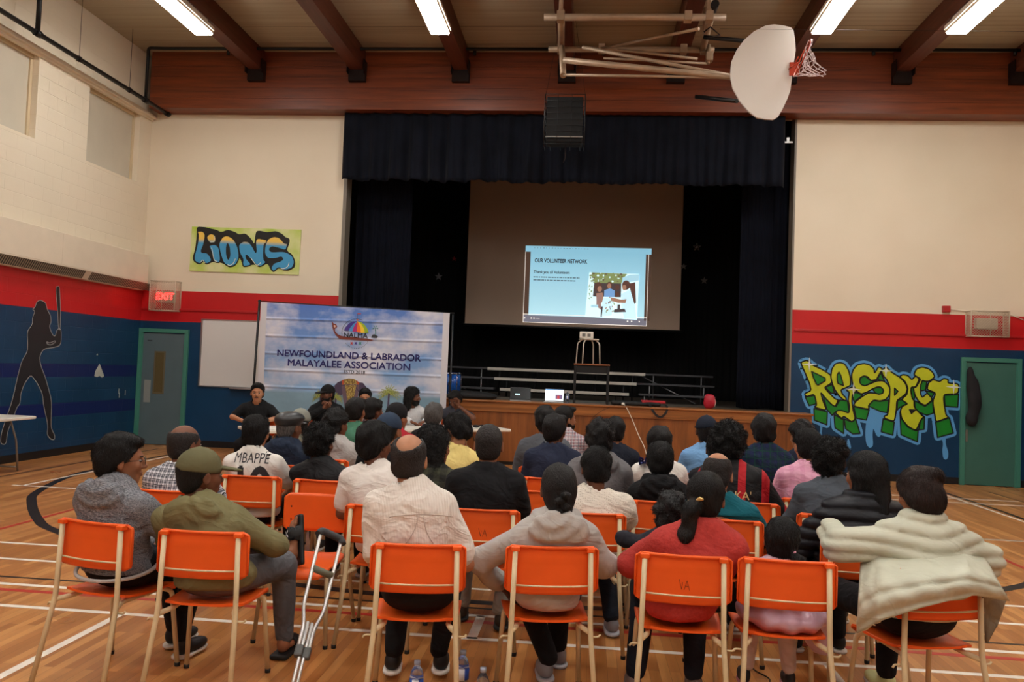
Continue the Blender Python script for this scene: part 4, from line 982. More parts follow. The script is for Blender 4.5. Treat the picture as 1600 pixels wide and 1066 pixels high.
for cx, cy, R_, m_ in ((895, 130, 95, 3), (330, 150, 70, 3), (455, 170, 60, 3)):
    bm = BM()
    rnd = random.Random(int(cx))
    for k_ in range(17):
        a = .25-k_*(PI+.5)/16+rnd.uniform(-.06, .06); R2 = R_*rnd.uniform(.8, 1.05); c0 = None
        for j in range(9):           # a drooping frond: midrib with leaflets
            t = j/8; x_ = cx+math.cos(a)*R2*t; y_ = cy+math.sin(a)*R2*t*.95+R2*.34*t*t*(.3+abs(math.cos(a)))
            if c0:
                dx, dy = x_-c0[0], y_-c0[1]; L_ = math.hypot(dx, dy)+1e-6; nx, ny = -dy/L_, dx/L_; wv = 11*(1-t)+4
                for s_ in (-1, 1): zp([c0, (x_, y_), (x_+dx*.5+s_*nx*wv, y_+dy*.5+s_*ny*wv+5)], 3+((k_+j) % 2))
            c0 = (x_, y_)
    zp([(cx-7, cy), (cx+7, cy), (cx, cy+150), (cx-17, cy+150)], 0); obj('printed_palm', bm, PRM, r)
r = thing('banner_stand', 'black pole stand holding the blue banner', 'stand', (0, YBN+.04, 0))
BP = mat('black_pole', (16, 16, 18), .4)
obj('pole', tube(BM(), [(BX0-.10, 0, .0), (BX0-.05, 0, 2.64)], .02, 10), BP, r); obj('pole', tube(BM(), [(BX1+.05, .03, .0), (BX1+.04, .03, 2.5)], .016, 10), BP, r)
obj('crossbar', tube(BM(), [(BX0-.08, 0, 2.62), (BX1+.06, .03, 2.52)], .009, 8), BP, r)
for x in (BX0-.1, BX1+.05):
    obj('foot', tube(BM(), bend([(x-.1, -.35, .01), (x, 0, .1), (x+.1, .4, .01)], .05), .012, 8), BP, r)

# ================================================================== BASKETBALL BACKBOARD AND FRAME
r = thing('basketball_hoop', 'white fan-shaped basketball backboard with rim, net and beige ceiling pipe frame', 'basketball hoop', (0, 0, 0))
YBD = 10.8; bm = BM()
pts = [at(u, v, YBD) for u, v in [(1141, 118), (1143, 96), (1151, 78), (1163, 62), (1178, 49), (1196, 40), (1210, 38), (1225, 40), (1236, 43), (1240, 47), (1242, 60), (1243.5, 78), (1241, 95), (1239, 112), (1237, 125), (1235, 141), (1230, 155), (1222, 172), (1216, 182), (1208, 187), (1196, 186), (1183, 184), (1170, 174), (1156, 158), (1145, 138)]]
fr = [bm.verts.new(p) for p in pts]; bk = [bm.verts.new(p+Vector((.0, .035, 0))) for p in pts]
bm.faces.new(fr)
bm.faces.new(bk[::-1])
for i in range(len(pts)): bm.faces.new((fr[i], fr[(i+1) % len(pts)], bk[(i+1) % len(pts)], bk[i]))
obj('backboard', bm, mat('backboard_white', (232, 226, 216), .45), r)
# the rim, square to the board, its axis now pointing right
rc_ = at(1244, 106, YBD); rcx = rc_.x-.02; rcz = rc_.z-.02; rad = .225; cyy = YBD-.38
bm = BM(); ring = [(rcx+.085*math.sin(a), cyy+rad*math.cos(a), rcz+rad*math.sin(a)) for a in np.linspace(0, 2*PI, 33)[:-1]]
tube(bm, ring, .009, 8, closed=True)
for s_ in (-.1, .1): tube(bm, [(rcx, cyy+.2, rcz+s_), (rcx, YBD, rcz+s_*.7)], .008, 6)
bbox(bm, rcx-.07, rcx+.05, YBD-.02, YBD, rcz-.09, rcz+.09, .004)
tube(bm, [(rcx-.08, YBD-.01, rcz), (rcx, YBD-.25, rcz)], .007, 6)
obj('rim', bm, mat('rim_orange', (178, 62, 30), .4, .3), r)
bm = BM(); nl = 12; L_ = 7
def netp(i, j):                        # i around, j along
    a = 2*PI*(i+.5*(j % 2))/nl; t = j/L_; rr = rad*(1-.42*t)*(1+.06*math.sin(i*2.3+j)); 
    return Vector((rcx+.085*math.sin(a)*(1-t)+t*(.17-.13*math.sin(a))+.02*math.sin(i*1.9+j), cyy+rr*math.cos(a), rcz+rr*math.sin(a)*(1-.25*t)-.13*t*t-.03*math.sin(PI*t)))
for j in range(L_):
    for i in range(nl):
        A = netp(i, j); off = 1 if j % 2 else 0
        for q in ((i+off) % nl, (i-1+off) % nl): tube(bm, [A, netp(q, j+1)], .0045, 4)
obj('net', bm, mat('net_cord', (226, 206, 204), .7), r)
FR = mat('frame_tube_beige', (172, 146, 120), .45, .25, noise=.15, nscale=6)
r2 = r
def T(name, a, b, rad_, m=FR, Y=11.0, Y2=None):
    A = at(a[0], a[1], Y); B = at(b[0], b[1], Y2 or Y); obj(name, tube(BM(), [A, B], rad_, 10), m, r2)
T('header_pipe', (850, 27), (1134, 27), .045, Y=10.6); T('header_pipe', (857, 77), (1116, 78), .042, Y=12.0)
T('main_arm', (880, 94), (1150, 121), .042, Y=11.1, Y2=10.87); T('main_arm', (910, 74), (1150, 120), .026, Y=11.3, Y2=10.86)
T('brace', (880, 117), (1130, 121), .02, Y=11.2, Y2=10.9); T('brace', (940, 76), (1092, 45), .022, Y=11.9, Y2=10.7); T('brace', (950, 76), (1090, 92), .02, Y=12, Y2=11.8); T('brace', (943, 91), (1105, 99), .018, Y=12, Y2=11.9)
T('upright', (877, 18), (877, 76), .05, Y=10.7, Y2=12.0); T('upright', (878, 74), (880, 118), .045, Y=11.6, Y2=11.2)
T('upright', (1112, 20), (1098, 78), .05, Y=10.7, Y2=12.0); T('upright', (1108, 70), (1106, 100), .03, Y=11.9)
T('black_bar', (1100, 58), (1165, 64), .03, BP, Y=11.2, Y2=10.95); T('black_bar', (1088, 151), (1152, 158), .03, BP, Y=11.6, Y2=10.95)
for u, v, Y in ((876, 27, 10.6), (1108, 27, 10.6), (876, 77, 12), (1100, 78, 12), (1068, 78, 12), (940, 77, 12), (1075, 27, 10.6), (1108, 90, 11.9)):
    p = at(u, v, Y); obj('clamp', bbox(BM(), p.x-.05, p.x+.05, p.y-.06, p.y+.06, p.z-.06, p.z+.07, .006), FR, r2)
for u, v, Y in ((876, 27, 10.6), (1108, 27, 10.6), (876, 77, 12), (1100, 77, 12)): p = at(u, v, Y); obj('drop_pipe', tube(BM(), [p, (p.x, p.y, ZC)], .03, 8), FR, r2)
p = at(1116, 10, 10.6)
obj('winch_drum', tube(BM(), [(p.x, p.y-.08, p.z), (p.x, p.y+.12, p.z)], .055, 14), BP, r2)
bm = BM(); a = at(1125, 45, 10.7); tube(bm, [a, (XR-.1, 10.8, a.z-.02)], .003, 4); tube(bm, [at(1100, 50, 10.7), at(1110, 42, 10.7), at(1125, 55, 10.7), at(1105, 60, 10.7)], .012, 6); obj('cable', bm, HANG, r2)

# hanging caged loudspeaker
a = at(852, 147, 12); b = at(912, 225, 12)
r = thing('caged_speaker', 'black caged loudspeaker hanging on wires in front of the valance', 'speaker', ((a.x+b.x)/2, 12, b.z))
w_, h_ = (b.x-a.x)/2, a.z-b.z
obj('cabinet', bbox(BM(), -w_+.03, w_-.03, .03, .36, .04, h_-.03, .01), mat('speaker_black', (9, 9, 10), .8), r)
bm = BM()
for i in range(9):
    z = .0+h_*i/8; tube(bm, [(-w_, 0, z), (w_, 0, z)], .005, 5)
    for q in (-w_, w_): tube(bm, [(q, 0, z), (q, .38, z)], .005, 5)
for q in (-w_, w_):
    for y in (0, .38): tube(bm, [(q, y, 0), (q, y, h_)], .008, 6)
for q in (-w_*.35, w_*.35): tube(bm, [(q, 0, 0), (q, 0, h_)], .004, 5)
for q in (-w_*.7, -w_*.2, w_*.3, w_*.8): tube(bm, [(q, 0, 0), (q, .38, 0)], .006, 5)
obj('cage_wire', bm, mat('cage_wire', (30, 30, 31), .5, .4), r)
obj('ledge', bbox(BM(), -w_+.02, w_-.02, .005, .02, .105, .118, .002), mat('ledge_grey', (150, 144, 136), .5), r)
for s_ in (-1, 1): obj('hanging_wire', tube(BM(), [(s_*w_, .1, h_), (s_*w_*.3, .1, ZC-b.z)], .003, 4), HANG, r)
obj('pull_cord', tube(BM(), bend([(.03, .1, 0), (.03, .1, -.2), (.0, .1, -.26)], .04), .006, 5), HANG, r)

# ================================================================== CHAIRS AND TABLES
ORG = mat('orange_chair_plastic', (242, 96, 28), .42, spec=.45, noise=.04, nscale=6)
TUB = mat('beige_tube_paint', (212, 192, 152), .4, noise=.1, nscale=9)
SCUFF = mat('pen_scrawl', (96, 34, 14), .6)
RUB = mat('rubber_tip', (24, 22, 20), .7)
chair_proto = None
def make_chair():
    r = thing('plastic_chair', 'orange chair', 'chair')
    # backrest: curved shell, rolled lip on top, two ribs, rounded corners
    bm = BM(); NU, NV = 24, 14; W_, Z0, Z1 = .222, .575, .80
    def by(u): return .022-.034*(1-(u/W_)**2)
    G = []
    for side in (0, 1):
        rows = []
        for j in range(NV+1):
            t = j/NV; z = Z0+(Z1-Z0)*t; row = []
            cr = .03; dz = min(z-Z0, Z1-z); inset = cr-math.sqrt(max(0, cr*cr-(cr-dz)**2)) if dz < cr else 0
            for i in range(NU+1):
                u = (W_-inset)*(2*i/NU-1)
                rib = .004*math.exp(-((z-.757)/.004)**2)+.0035*math.exp(-((z-.738)/.004)**2)
                y = by(u)+(.006 if side == 0 else -rib)
                row.append(bm.verts.new((u, y, z)))
            rows.append(row)
        G.append(rows)
    for s_ in (0, 1):
        for j in range(NV):
            for i in range(NU): bm.faces.new((G[s_][j][i], G[s_][j][i+1], G[s_][j+1][i+1], G[s_][j+1][i])).smooth = True
    for j in range(NV):
        for i in (0, NU): bm.faces.new((G[0][j][i], G[0][j+1][i], G[1][j+1][i], G[1][j][i]))
    for i in range(NU):
        for j in (0, NV): bm.faces.new((G[0][j][i], G[0][j][i+1], G[1][j][i+1], G[1][j][i]))
    # rolled lip at top and sides
    lip = [(u, by(u)-.008, .795) for u in np.linspace(-.195, .195, 17)]
    tube(bm, lip, .0075, 8)
    side_l = [(-.2, by(.2)-.008, .793), (-.217, by(.217)-.006, .78), (-.219, by(.22)-.005, .72), (-.219, by(.22)-.004, .6)]
    tube(bm, side_l, .005, 6); tube(bm, [(-a, b, c) for a, b, c in side_l], .005, 6)
    for s_ in (-1, 1): bbox(bm, s_*.178-.02, s_*.178+.02, -.026, .012, .776, .797, .004)
    obj('backrest', bm, ORG, r)
    # seat: dished, waterfall front
    bm = BM(); NU, NV = 18, 18; G = []
    for s_ in (0, 1):
        rows = []
        for j in range(NV+1):
            t = j/NV; y = .015+.395*t; hw = .185+.022*math.sin(PI*min(1, t*1.05)*.5)
            cr = .045; e = min(y-.015, .41-y); ins = cr-math.sqrt(max(0, cr*cr-(cr-e)**2)) if e < cr else 0
            z = .442-.012*math.sin(PI*t)-(.05*((t-.84)/.16)**2 if t > .84 else 0)+(.008*((.15-t)/.15)**2 if t < .15 else 0)
            rows.append([bm.verts.new(((hw-ins)*(2*i/NU-1), y, z+.010*abs(2*i/NU-1)**3-(.011 if s_ else 0))) for i in range(NU+1)])
        G.append(rows)
    for s_ in (0, 1):
        for j in range(NV):
            for i in range(NU): bm.faces.new((G[s_][j][i], G[s_][j][i+1], G[s_][j+1][i+1], G[s_][j+1][i])).smooth = True
    for j in range(NV):
        for i in (0, NU): bm.faces.new((G[0][j][i], G[0][j+1][i], G[1][j+1][i], G[1][j][i]))
    for i in range(NU):
        for j in (0, NV): bm.faces.new((G[0][j][i], G[0][j][i+1], G[1][j][i+1], G[1][j][i]))
    obj('seat', bm, ORG, r)
    for s_ in (-1, 1):
        obj('rear_leg', tube(BM(), bend([(s_*.178, -.012, .785), (s_*.186, -.022, .42), (s_*.212, -.115, .012)], .06), .0125, 10), TUB, r)
        obj('front_leg', tube(BM(), bend([(s_*.186, -.02, .405), (s_*.150, .05, .414), (s_*.155, .31, .418), (s_*.19, .352, .40), (s_*.215, .392, .012)], .03), .0125, 10), TUB, r)
        obj('ganging_hook', tube(BM(), bend([(s_*.19, -.018, .385), (s_*.228, -.018, .385), (s_*.236, -.018, .397 if s_ > 0 else .372)], .008), .005, 6), TUB, r)
        for p in ((s_*.212, -.115), (s_*.215, .392)): obj('rubber_foot', lathe(BM(), [(.001, 0), (.014, 0), (.015, .02), (.001, .021)], 10, (p[0], p[1], 0)), RUB, r)
    obj('crossbar', tube(BM(), [(u, by(u)-.018-.0*u, .618) for u in np.linspace(-.176, .176, 9)], .005, 6), TUB, r)
    obj('seat_rail', tube(BM(), [(-.176, .20, .414), (.176, .20, .414)], .008, 6), TUB, r)
    for s_ in (-1, 1):
        for z in (.72, .64): b = BM(); t = BM(); lathe(t, [(.001, .0), (.0055, .0), (.004, .003), (.001, .0035)], 8); merge(b, t, Matrix.Translation((s_*.178, by(.178)+.006, z)) @ Matrix.Rotation(-PI/2, 4, 'X')); obj('rivet', b, RUB, r)
    return r
CH_N = [0]
def chair(x, y, yaw, label, group=None, scrawl=False):
    global chair_proto
    if chair_proto is None: chair_proto = make_chair(); r = chair_proto
    else:
        r = chair_proto.copy(); COL.objects.link(r)
        for c in [c for c in chair_proto.children if c.name.split('.')[0] != 'scrawl']:
            q = c.copy(); COL.objects.link(q); q.parent = r
    r.location = (x, y, 0); r.rotation_euler = (0, 0, math.radians(yaw)); r['label'] = label; r['category'] = 'chair'
    r['group'] = group or 'orange plastic chairs'
    if scrawl:
        bm = BM(); f = lambda a, b: (a, -.0165, b)
        for st in ([(-.02, .025), (-.008, -.02), (-.004, .012)], [(.004, -.02), (.016, .02), (.028, -.022)], [(.008, -.004), (.024, -.004)]):
            ribbon(bm, [(a, b+.665) for a, b in st], .0011, f, closed=False)
        obj('scrawl', bm, SCUFF, r)
    return r

TW = mat('table_white_plastic', (226, 220, 208), .4, noise=.03, nscale=4); TL = mat('table_grey_leg', (128, 122, 112), .4, .4)
def folding_table(loc, rz, L_, label):
    r = thing('folding_table', label, 'table', loc, rz)
    obj('tabletop', bbox(BM(), -L_/2, L_/2, -.38, .38, .70, .742, .012), TW, r)
    for s_ in (-1, 1):
        bm = BM()
        for yy in (-.27, .27): tube(bm, bend([(s_*(L_/2-.35), yy, .70), (s_*(L_/2-.22), yy, .42), (s_*(L_/2-.16), yy, .01)], .05), .013, 8)
        tube(bm, [(s_*(L_/2-.16), -.27, .06), (s_*(L_/2-.16), .27, .06)], .011, 8); tube(bm, [(s_*(L_/2-.35), -.27, .69), (s_*(L_/2-.35), .27, .69)], .011, 8)
        obj('leg', bm, TL, r)
    return r
# panel tables in a slanting line, and one by the left wall
ta = Vector((-4.15, 9.62)); tb = Vector((-1.07, 11.85)); dr = (tb-ta).normalized(); ang = math.atan2(dr.y, dr.x); nn = Vector((-dr.y, dr.x))
for i, lab in enumerate(('left white folding table of the panel, in front of the people in black', 'right white folding table of the panel, reaching the stage side')):
    c_ = ta+dr*(.95+1.9*i)+nn*.38
    folding_table((c_.x, c_.y, 0), ang, 1.88, lab)
folding_table((-7.84, 9.1, 0), PI/2, 2.35, 'white folding table against the left wall under the painted batter')
tp = ta+dr*.35+nn*.25
tag(obj('paper_sheet', bbox(BM(), -.15, .15, -.1, .1, 0, .006, .001), mat('paper_white', (230, 226, 216), .7), None, False, (tp.x, tp.y, .743), (0, 0, ang)), 'white papers lying at the left end of the panel table', 'paper')
tp = ta+dr*3.35+nn*.3
V, F = nets(lambda P: smin(el(P, (0, 0, .02), (.05, .035, .022)), rc(P, (0, 0, .02), (.1, .02, .035), .01, .014), .01), (-.08, -.06, -.01), (.14, .06, .07), .006)
tag(sdf_mesh('microphone', [(V, F, 0)], BLK), 'small black microphone lying on the right end of the panel table', 'microphone').location = (tp.x, tp.y, .744)

# ================================================================== PEOPLE
def skinmat(name, c): return mat(name, c, .5, noise=.08, nscale=25, spec=.35)
SK = dict(a=skinmat('skin_brown', (150, 98, 70)), b=skinmat('skin_deep_brown', (112, 70, 50)), c=skinmat('skin_tan', (176, 122, 90)), d=skinmat('skin_dark', (78, 48, 36)))
EYEW = mat('eye_white', (150, 138, 126), .4); EYED = mat('eye_dark', (24, 16, 12), .25); LIP = mat('lip', (128, 70, 58), .5)
def hairmat(name, c, curl=False):
    if name in MATS: return MATS[name]
    k = NT(name, rough=.5, spec=.35)
    n = k.noise(1, k.mapping(scale=(160, 160, 30) if not curl else (70, 70, 70)), 4, .7)
    k.base(k.mix(k.rng(n, .3, .7), srgb(*[x*.55 for x in c]), srgb(*[min(255, x*1.35) for x in c])))
    k.bump(n, .9, .012); return k.m
HB = hairmat('black_hair', (13, 10, 10)); HC = hairmat('black_curly_hair', (12, 10, 10), True); HG = hairmat('grey_hair', (84, 80, 78)); HBR = hairmat('brown_tinted_hair', (36, 22, 18)); HBZ = hairmat('cropped_hair', (30, 24, 22), True)
HCOL = dict(black=HB, curly=HC, grey=HG, brown=HBR, buzz=HBZ)

def head_sdf(P, fem=0):
    d = el(P, (0, -.012, .036), (.074, .093, .086))
    d = smin(d, el(P, (0, .022, -.03), (.058-.004*fem, .066, .084)), .035)
    d = smin(d, el(P, (0, .058, -.092), (.024, .02, .02)), .03)
    ax = np.abs(P[..., 0]); Q = np.stack([ax, P[..., 1], P[..., 2]], -1)
    d = smin(d, el(Q, (.036, .062, -.022), (.022, .02, .022)), .02)              # cheeks
    d = smin(d, rc(Q, (0, .084, .026), (.035, .076, .024), .008, .007), .014)     # brow
    d = smax(d, -el(Q, (.031, .098, .004), (.016, .014, .011)), .012)            # sockets
    d = smin(d, rc(P, (0, .084, .012), (0, .104, -.026), .007, .0115), .010)      # nose
    d = smin(d, el(Q, (.011, .094, -.031), (.008, .009, .007)), .006)
    d = smin(d, el(P, (0, .082, -.056), (.023, .011, .006)), .007); d = smin(d, el(P, (0, .081, -.068), (.019, .011, .0065)), .006)
    d = smax(d, -el(P, (0, .095, -.0615), (.022, .008, .0018)), .003)
    M = rotm(-18)
    ear = el(Q, (.078, -.004, -.004), (.008, .019, .031), M); ear = smax(ear, -el(Q, (.087, -.0, .0), (.006, .010, .018), M), .006)
    d = smin(d, ear, .008)
    return d
HEADC = {}
def head_mesh(fem, step):
    key = (fem, step)
    if key not in HEADC: HEADC[key] = nets(lambda P: head_sdf(P, fem), (-.1, -.115, -.13), (.1, .13, .135), step)
    return HEADC[key]
def hair_sdf(style, P, seed):
    x, y, z = P[..., 0], P[..., 1], P[..., 2]
    t = dict(short=.012, full=.020, curly=.022, afro=.042, buzz=.0045, bald=.007, baldtop=.010, crop=.008, cap=.006, long=.018, pony=.012, braid=.010, bun=.015, wavy=.022, kid=.014, side=.016).get(style, .012)
    d = el(P, (0, -.016, .036), (.074+t, .094+t*.9, .087+t))
    nape = el(P, (0, -.045, -.03), (.064+t*.5, .052+t*.5, .06))
    d = smin(d, nape, .03)
    line = y-.9*z-.014
    if style in ('buzz', 'crop'): line = y-.85*z-.004
    if style in ('long', 'wavy', 'pony', 'braid', 'bun', 'kid'): line = y-1.0*z-.012
    d = smax(d, line, .012)
    d = smax(d, -(z+.078), .015)
    if style not in ('long', 'wavy', 'pony', 'braid', 'bun', 'kid'):     # leave the ears and lower side bare
        d = smax(d, -el(np.stack([np.abs(x), y, z], -1), (.085, .012, -.045), (.03, .045, .055)), .012)
    if style == 'bald': d = smax(d, -el(P, (0, .005, .115), (.068, .108, .078)), .012)
    if style == 'baldtop': d = smax(d, -el(P, (0, -.042, .108), (.058, .092, .075)), .015)
    a = dict(short=.004, full=.006, curly=.011, afro=.014, buzz=.0006, bald=.001, baldtop=.003, crop=.0012, cap=.001, long=.003, pony=.002, braid=.002, bun=.004, wavy=.008, kid=.002, side=.004)[style]
    f = 75 if style in ('curly', 'afro') else (45 if style == 'wavy' else 60)
    d = d+a*wob(P, f, seed)+(a*.7*wob(P, f*.45, seed+1) if a > .0025 else 0)
    if style in ('full', 'side', 'short'):
        d = smin(d, el(P, (.012*math.sin(seed), .055, .098), (.06, .035, .022))+a*wob(P, 60, seed), .02)
    if style == 'long':
        d = smin(d, rc(P, (0, -.055, .0), (.0, -.115, -.24), .075, .05)+.006*wob(P*np.array([1, 1, .2]), 90, seed), .03)
        d = smin(d, rc(P, (-.06, -.02, .0), (-.085, -.04, -.28), .035, .03), .03); d = smin(d, rc(P, (.06, -.02, .0), (.07, -.06, -.26), .035, .03), .03)
    if style == 'wavy':
        for s_ in (-1, 1): d = smin(d, rc(P, (s_*.055, -.03, .0), (s_*.08, -.06, -.16), .045, .035)+.008*wob(P, 45, seed+s_), .03)
        d = smin(d, rc(P, (0, -.06, 0), (0, -.09, -.17), .06, .045)+.008*wob(P, 45, seed), .03)
    if style == 'pony':
        d = smin(d, rc(P, (-.02, -.09, -.005), (-.035, -.135, -.03), .026, .034), .02)
        d = smin(d, rc(P, (-.035, -.135, -.035), (-.05, -.15, -.15), .041, .032)+.006*wob(P, 60, seed), .02); d = smin(d, rc(P, (-.05, -.15, -.15), (-.045, -.145, -.215), .034, .014)+.005*wob(P, 60, seed), .015)
    if style == 'braid':
        d = smin(d, rc(P, (0, -.055, .0), (0, -.10, -.11), .070, .050), .03)
        for i in range(7):
            d = smin(d, el(P, ((-1)**i*.015, -.146-.002*i, -.0-.026*i), (.026-.001*i, .022, .017)), .004)
        d = smin(d, rc(P, (0, -.13, -.16), (0, -.135, -.21), .026, .012), .015)
    if style == 'bun':
        d = smin(d, el(P, (.03, -.075, .085), (.045, .045, .04))+.005*wob(P, 60, seed), .018)
        d = smin(d, el(P, (.0, -.09, -.02), (.075, .04, .075)), .03)
    if style == 'kid':
        d = smin(d, rc(P, (.05, -.085, -.03), (.085, -.12, -.06), .018, .03)+.004*wob(P, 60, seed), .015); d = smin(d, rc(P, (.085, -.12, -.06), (.10, -.11, -.12), .03, .012), .02)
    return d
HAIRC = {}
def strands(V, F, ln, n, seed, curl, sleek=False):
    rg = np.random.default_rng(seed+5); i = rg.integers(0, len(F), n); A, B, C, D = (V[F[i, j]] for j in range(4))
    c = (A+B+C+D)/4; nr = np.cross(C-A, D-B); nr /= np.linalg.norm(nr, axis=1)[:, None]+1e-9
    dn = np.array([0, -.25, -1.]); tg = dn-nr*(nr@dn)[:, None]; tg /= np.linalg.norm(tg, axis=1)[:, None]+1e-6
    d = nr*(.75 if curl else .12 if sleek else .26)+tg*(.25 if curl else .9)+rg.normal(0, .6 if curl else .07 if sleek else .15, (n, 3)); d /= np.linalg.norm(d, axis=1)[:, None]
    s = np.cross(d, nr+rg.normal(0, .4, (n, 3))); s /= np.linalg.norm(s, axis=1)[:, None]+1e-9
    L_ = (ln*rg.uniform(.5, 1.25, n))[:, None]; w_ = .0014; p = c-nr*.002
    m_ = p+d*L_*.5; t_ = p+d*L_+nr*L_*(-.25)+rg.normal(0, .1, (n, 3))*L_
    VV = np.stack([p-s*w_, p+s*w_, m_+s*w_*.8, m_-s*w_*.8, t_+s*w_*.2, t_-s*w_*.2], 1).reshape(-1, 3)
    b = np.arange(n)[:, None]*6; return VV, np.concatenate([b+[0, 1, 2, 3], b+[3, 2, 4, 5]]), 0
def hair_mesh(style, step, seed):
    key = (style, step, seed)
    if key not in HAIRC:
        lo = dict(long=(-.15, -.2, -.33), wavy=(-.17, -.18, -.24), pony=(-.12, -.2, -.24), braid=(-.11, -.19, -.24), kid=(-.11, -.18, -.16)).get(style, (-.15, -.165, -.11))
        hi = (.15, .13, .19) if style != 'bun' else (.15, .13, .17)
        HAIRC[key] = nets(lambda P: hair_sdf(style, P, seed), lo, hi, step)
    return HAIRC[key]
def cap_sdf(kind, P):
    x, y, z = P[..., 0], P[..., 1], P[..., 2]
    if kind == 'beanie':
        d = el(P, (0, -.014, .045), (.088, .108, .100)); return smax(d, -(z-.0-.15*y), .01)
    if kind == 'flat':
        d = el(P, (0, .0, .075), (.096, .125, .05)); d = smin(d, el(P, (0, -.02, .045), (.087, .106, .07)), .03)
        d = smax(d, -(z-.02), .01); return smin(d, el(P, (0, .11, .035), (.07, .045, .008)), .008)
    if kind in ('hoodup',):
        d = el(P, (0, -.02, .02), (.098, .115, .125)); d = smax(d, y-.045-.1*z, .02); return smax(d, -(z+.12), .01)
    d = el(P, (0, -.012, .042), (.0865, .1055, .096)); d = smax(d, -(z-.022+.12*y), .006)
    if kind == 'backcap': M = rotm(0, -8); d = smin(d, smax(el(P, (0, -.115, .018), (.07, .07, .009), M), -el(P, (0, 0, .03), (.08, .09, .08)), .004), .006); return smin(d, el(P, (0, -.01, .136), (.009, .009, .006)), .004)
    d = smax(d, -el(P, (0, -.12, .012), (.034, .05, .034)), .004)
    br = smax(el(P, (0, .125, .03), (.072, .078, .010), rotm(0, -10)), -el(P, (0, 0, .03), (.08, .094, .085)), .004)
    d = smin(d, br, .008); return smin(d, el(P, (0, -.01, .137), (.010, .010, .006)), .004)

def hand_sdf(P, curl):
    d = bx(P, (0, .047, 0), (.039, .046, .0135), .012); d = smin(d, bx(P, (0, -.012, 0), (.026, .03, .017), .015), .02)
    d = smin(d, el(P, (.024, .022, -.008), (.018, .028, .014)), .012)
    fb = ((.029, .086, .074), (.010, .091, .082), (-.010, .088, .076), (-.028, .080, .060))
    for i, (x, y, L_) in enumerate(fb):
        p = np.array([x, y, 0.]); a = 0; ang = x*4
        for j, (fr, c) in enumerate(((.45, .5), (.32, 1.0), (.23, .8))):
            a += curl*c*(1+.08*i); dv = np.array([math.sin(ang)*math.cos(a), math.cos(a), -math.sin(a)])*L_*fr
            d = smin(d, rc(P, p, p+dv, .0092-.0008*j, .0086-.0008*j), .003 if j else .006); p = p+dv
    d = smin(d, rc(P, (.026, .018, -.006), (.052, .05, -.018), .013, .0105), .008)
    return smin(d, rc(P, (.052, .05, -.018), (.056, .083, -.032), .0100, .0085), .003)
HANDC = {}
def hand_mesh(curl, left, step=.0052):
    key = (curl, left)
    if key not in HANDC:
        V, F = nets(lambda P: hand_sdf(P, curl), (-.06, -.055, -.11), (.08, .19, .03), step)
        if left: V = V*np.array([-1, 1, 1]); F = F[:, ::-1]
        HANDC[key] = (V, F)
    return HANDC[key]

def creases(k, amt=.7, fine=.0):
    n = k.n('TexNoise'); n.inputs['Scale'].default_value = 4.5; n.inputs['Detail'].default_value = 2.5; n.inputs['Distortion'].default_value = 1.4
    k.l(k.mapping(scale=(1, 1, 1.5)), n.inputs['Vector'])
    rd = k.math('SUBTRACT', 1.0, k.math('ABSOLUTE', k.math('MULTIPLY', k.math('SUBTRACT', n.outputs[0], .5), 4.5)))
    h_ = k.math('ADD', k.math('MULTIPLY', k.math('MAXIMUM', rd, 0.), .28), k.math('MULTIPLY', k.noise(7, None, 3), 1.0))
    if fine: h_ = k.math('ADD', h_, k.math('MULTIPLY', k.noise(fine, None, 3), .25))
    k.bump(h_, amt, .03)
def cloth(name, c, rough=.85, fold=.5, noise=.08, nscale=5, bscale=0, sheen=0):
    if name in MATS: return MATS[name]
    k = NT(name, rough=rough, spec=.25); c = srgb(*c)
    k.base(k.mix(k.rng(k.noise(nscale), .3, .7), tuple(x*(1-noise) for x in c[:3])+(1,), tuple(min(1, x*(1+noise)) for x in c[:3])+(1,)))
    creases(k, fold*1.2, bscale); return k.m
def plaid(name, c0, c1, c2, p=.045, wd=.35, thin=.1):
    if name in MATS: return MATS[name]
    k = NT(name, rough=.85, spec=.2); s_ = k.sep()
    def st(v, w_, off=0.): return k.math('LESS_THAN', k.math('FRACT', k.math('ADD', k.math('MULTIPLY', v, 1/p), off+10)), w_)
    a = k.math('ADD', st(s_[0], wd), st(s_[2], wd)); c = k.mix(k.math('MULTIPLY', a, .5), srgb(*c0), srgb(*c1))
    b = k.math('MAXIMUM', st(s_[0], thin, .5), st(s_[2], thin, .5)); k.base(k.mix(b, c, srgb(*c2))); creases(k); return k.m
def stripes(name, c0, c1, p, wd, ax=0, off=0., lim=None):
    if name in MATS: return MATS[name]
    k = NT(name, rough=.7, spec=.3); s_ = k.sep()
    f_ = k.math('LESS_THAN', k.math('FRACT', k.math('ADD', k.math('MULTIPLY', s_[ax], 1/p), 10+off)), wd)
    k.base(k.mix(f_, srgb(*c0), srgb(*c1))); creases(k); return k.m

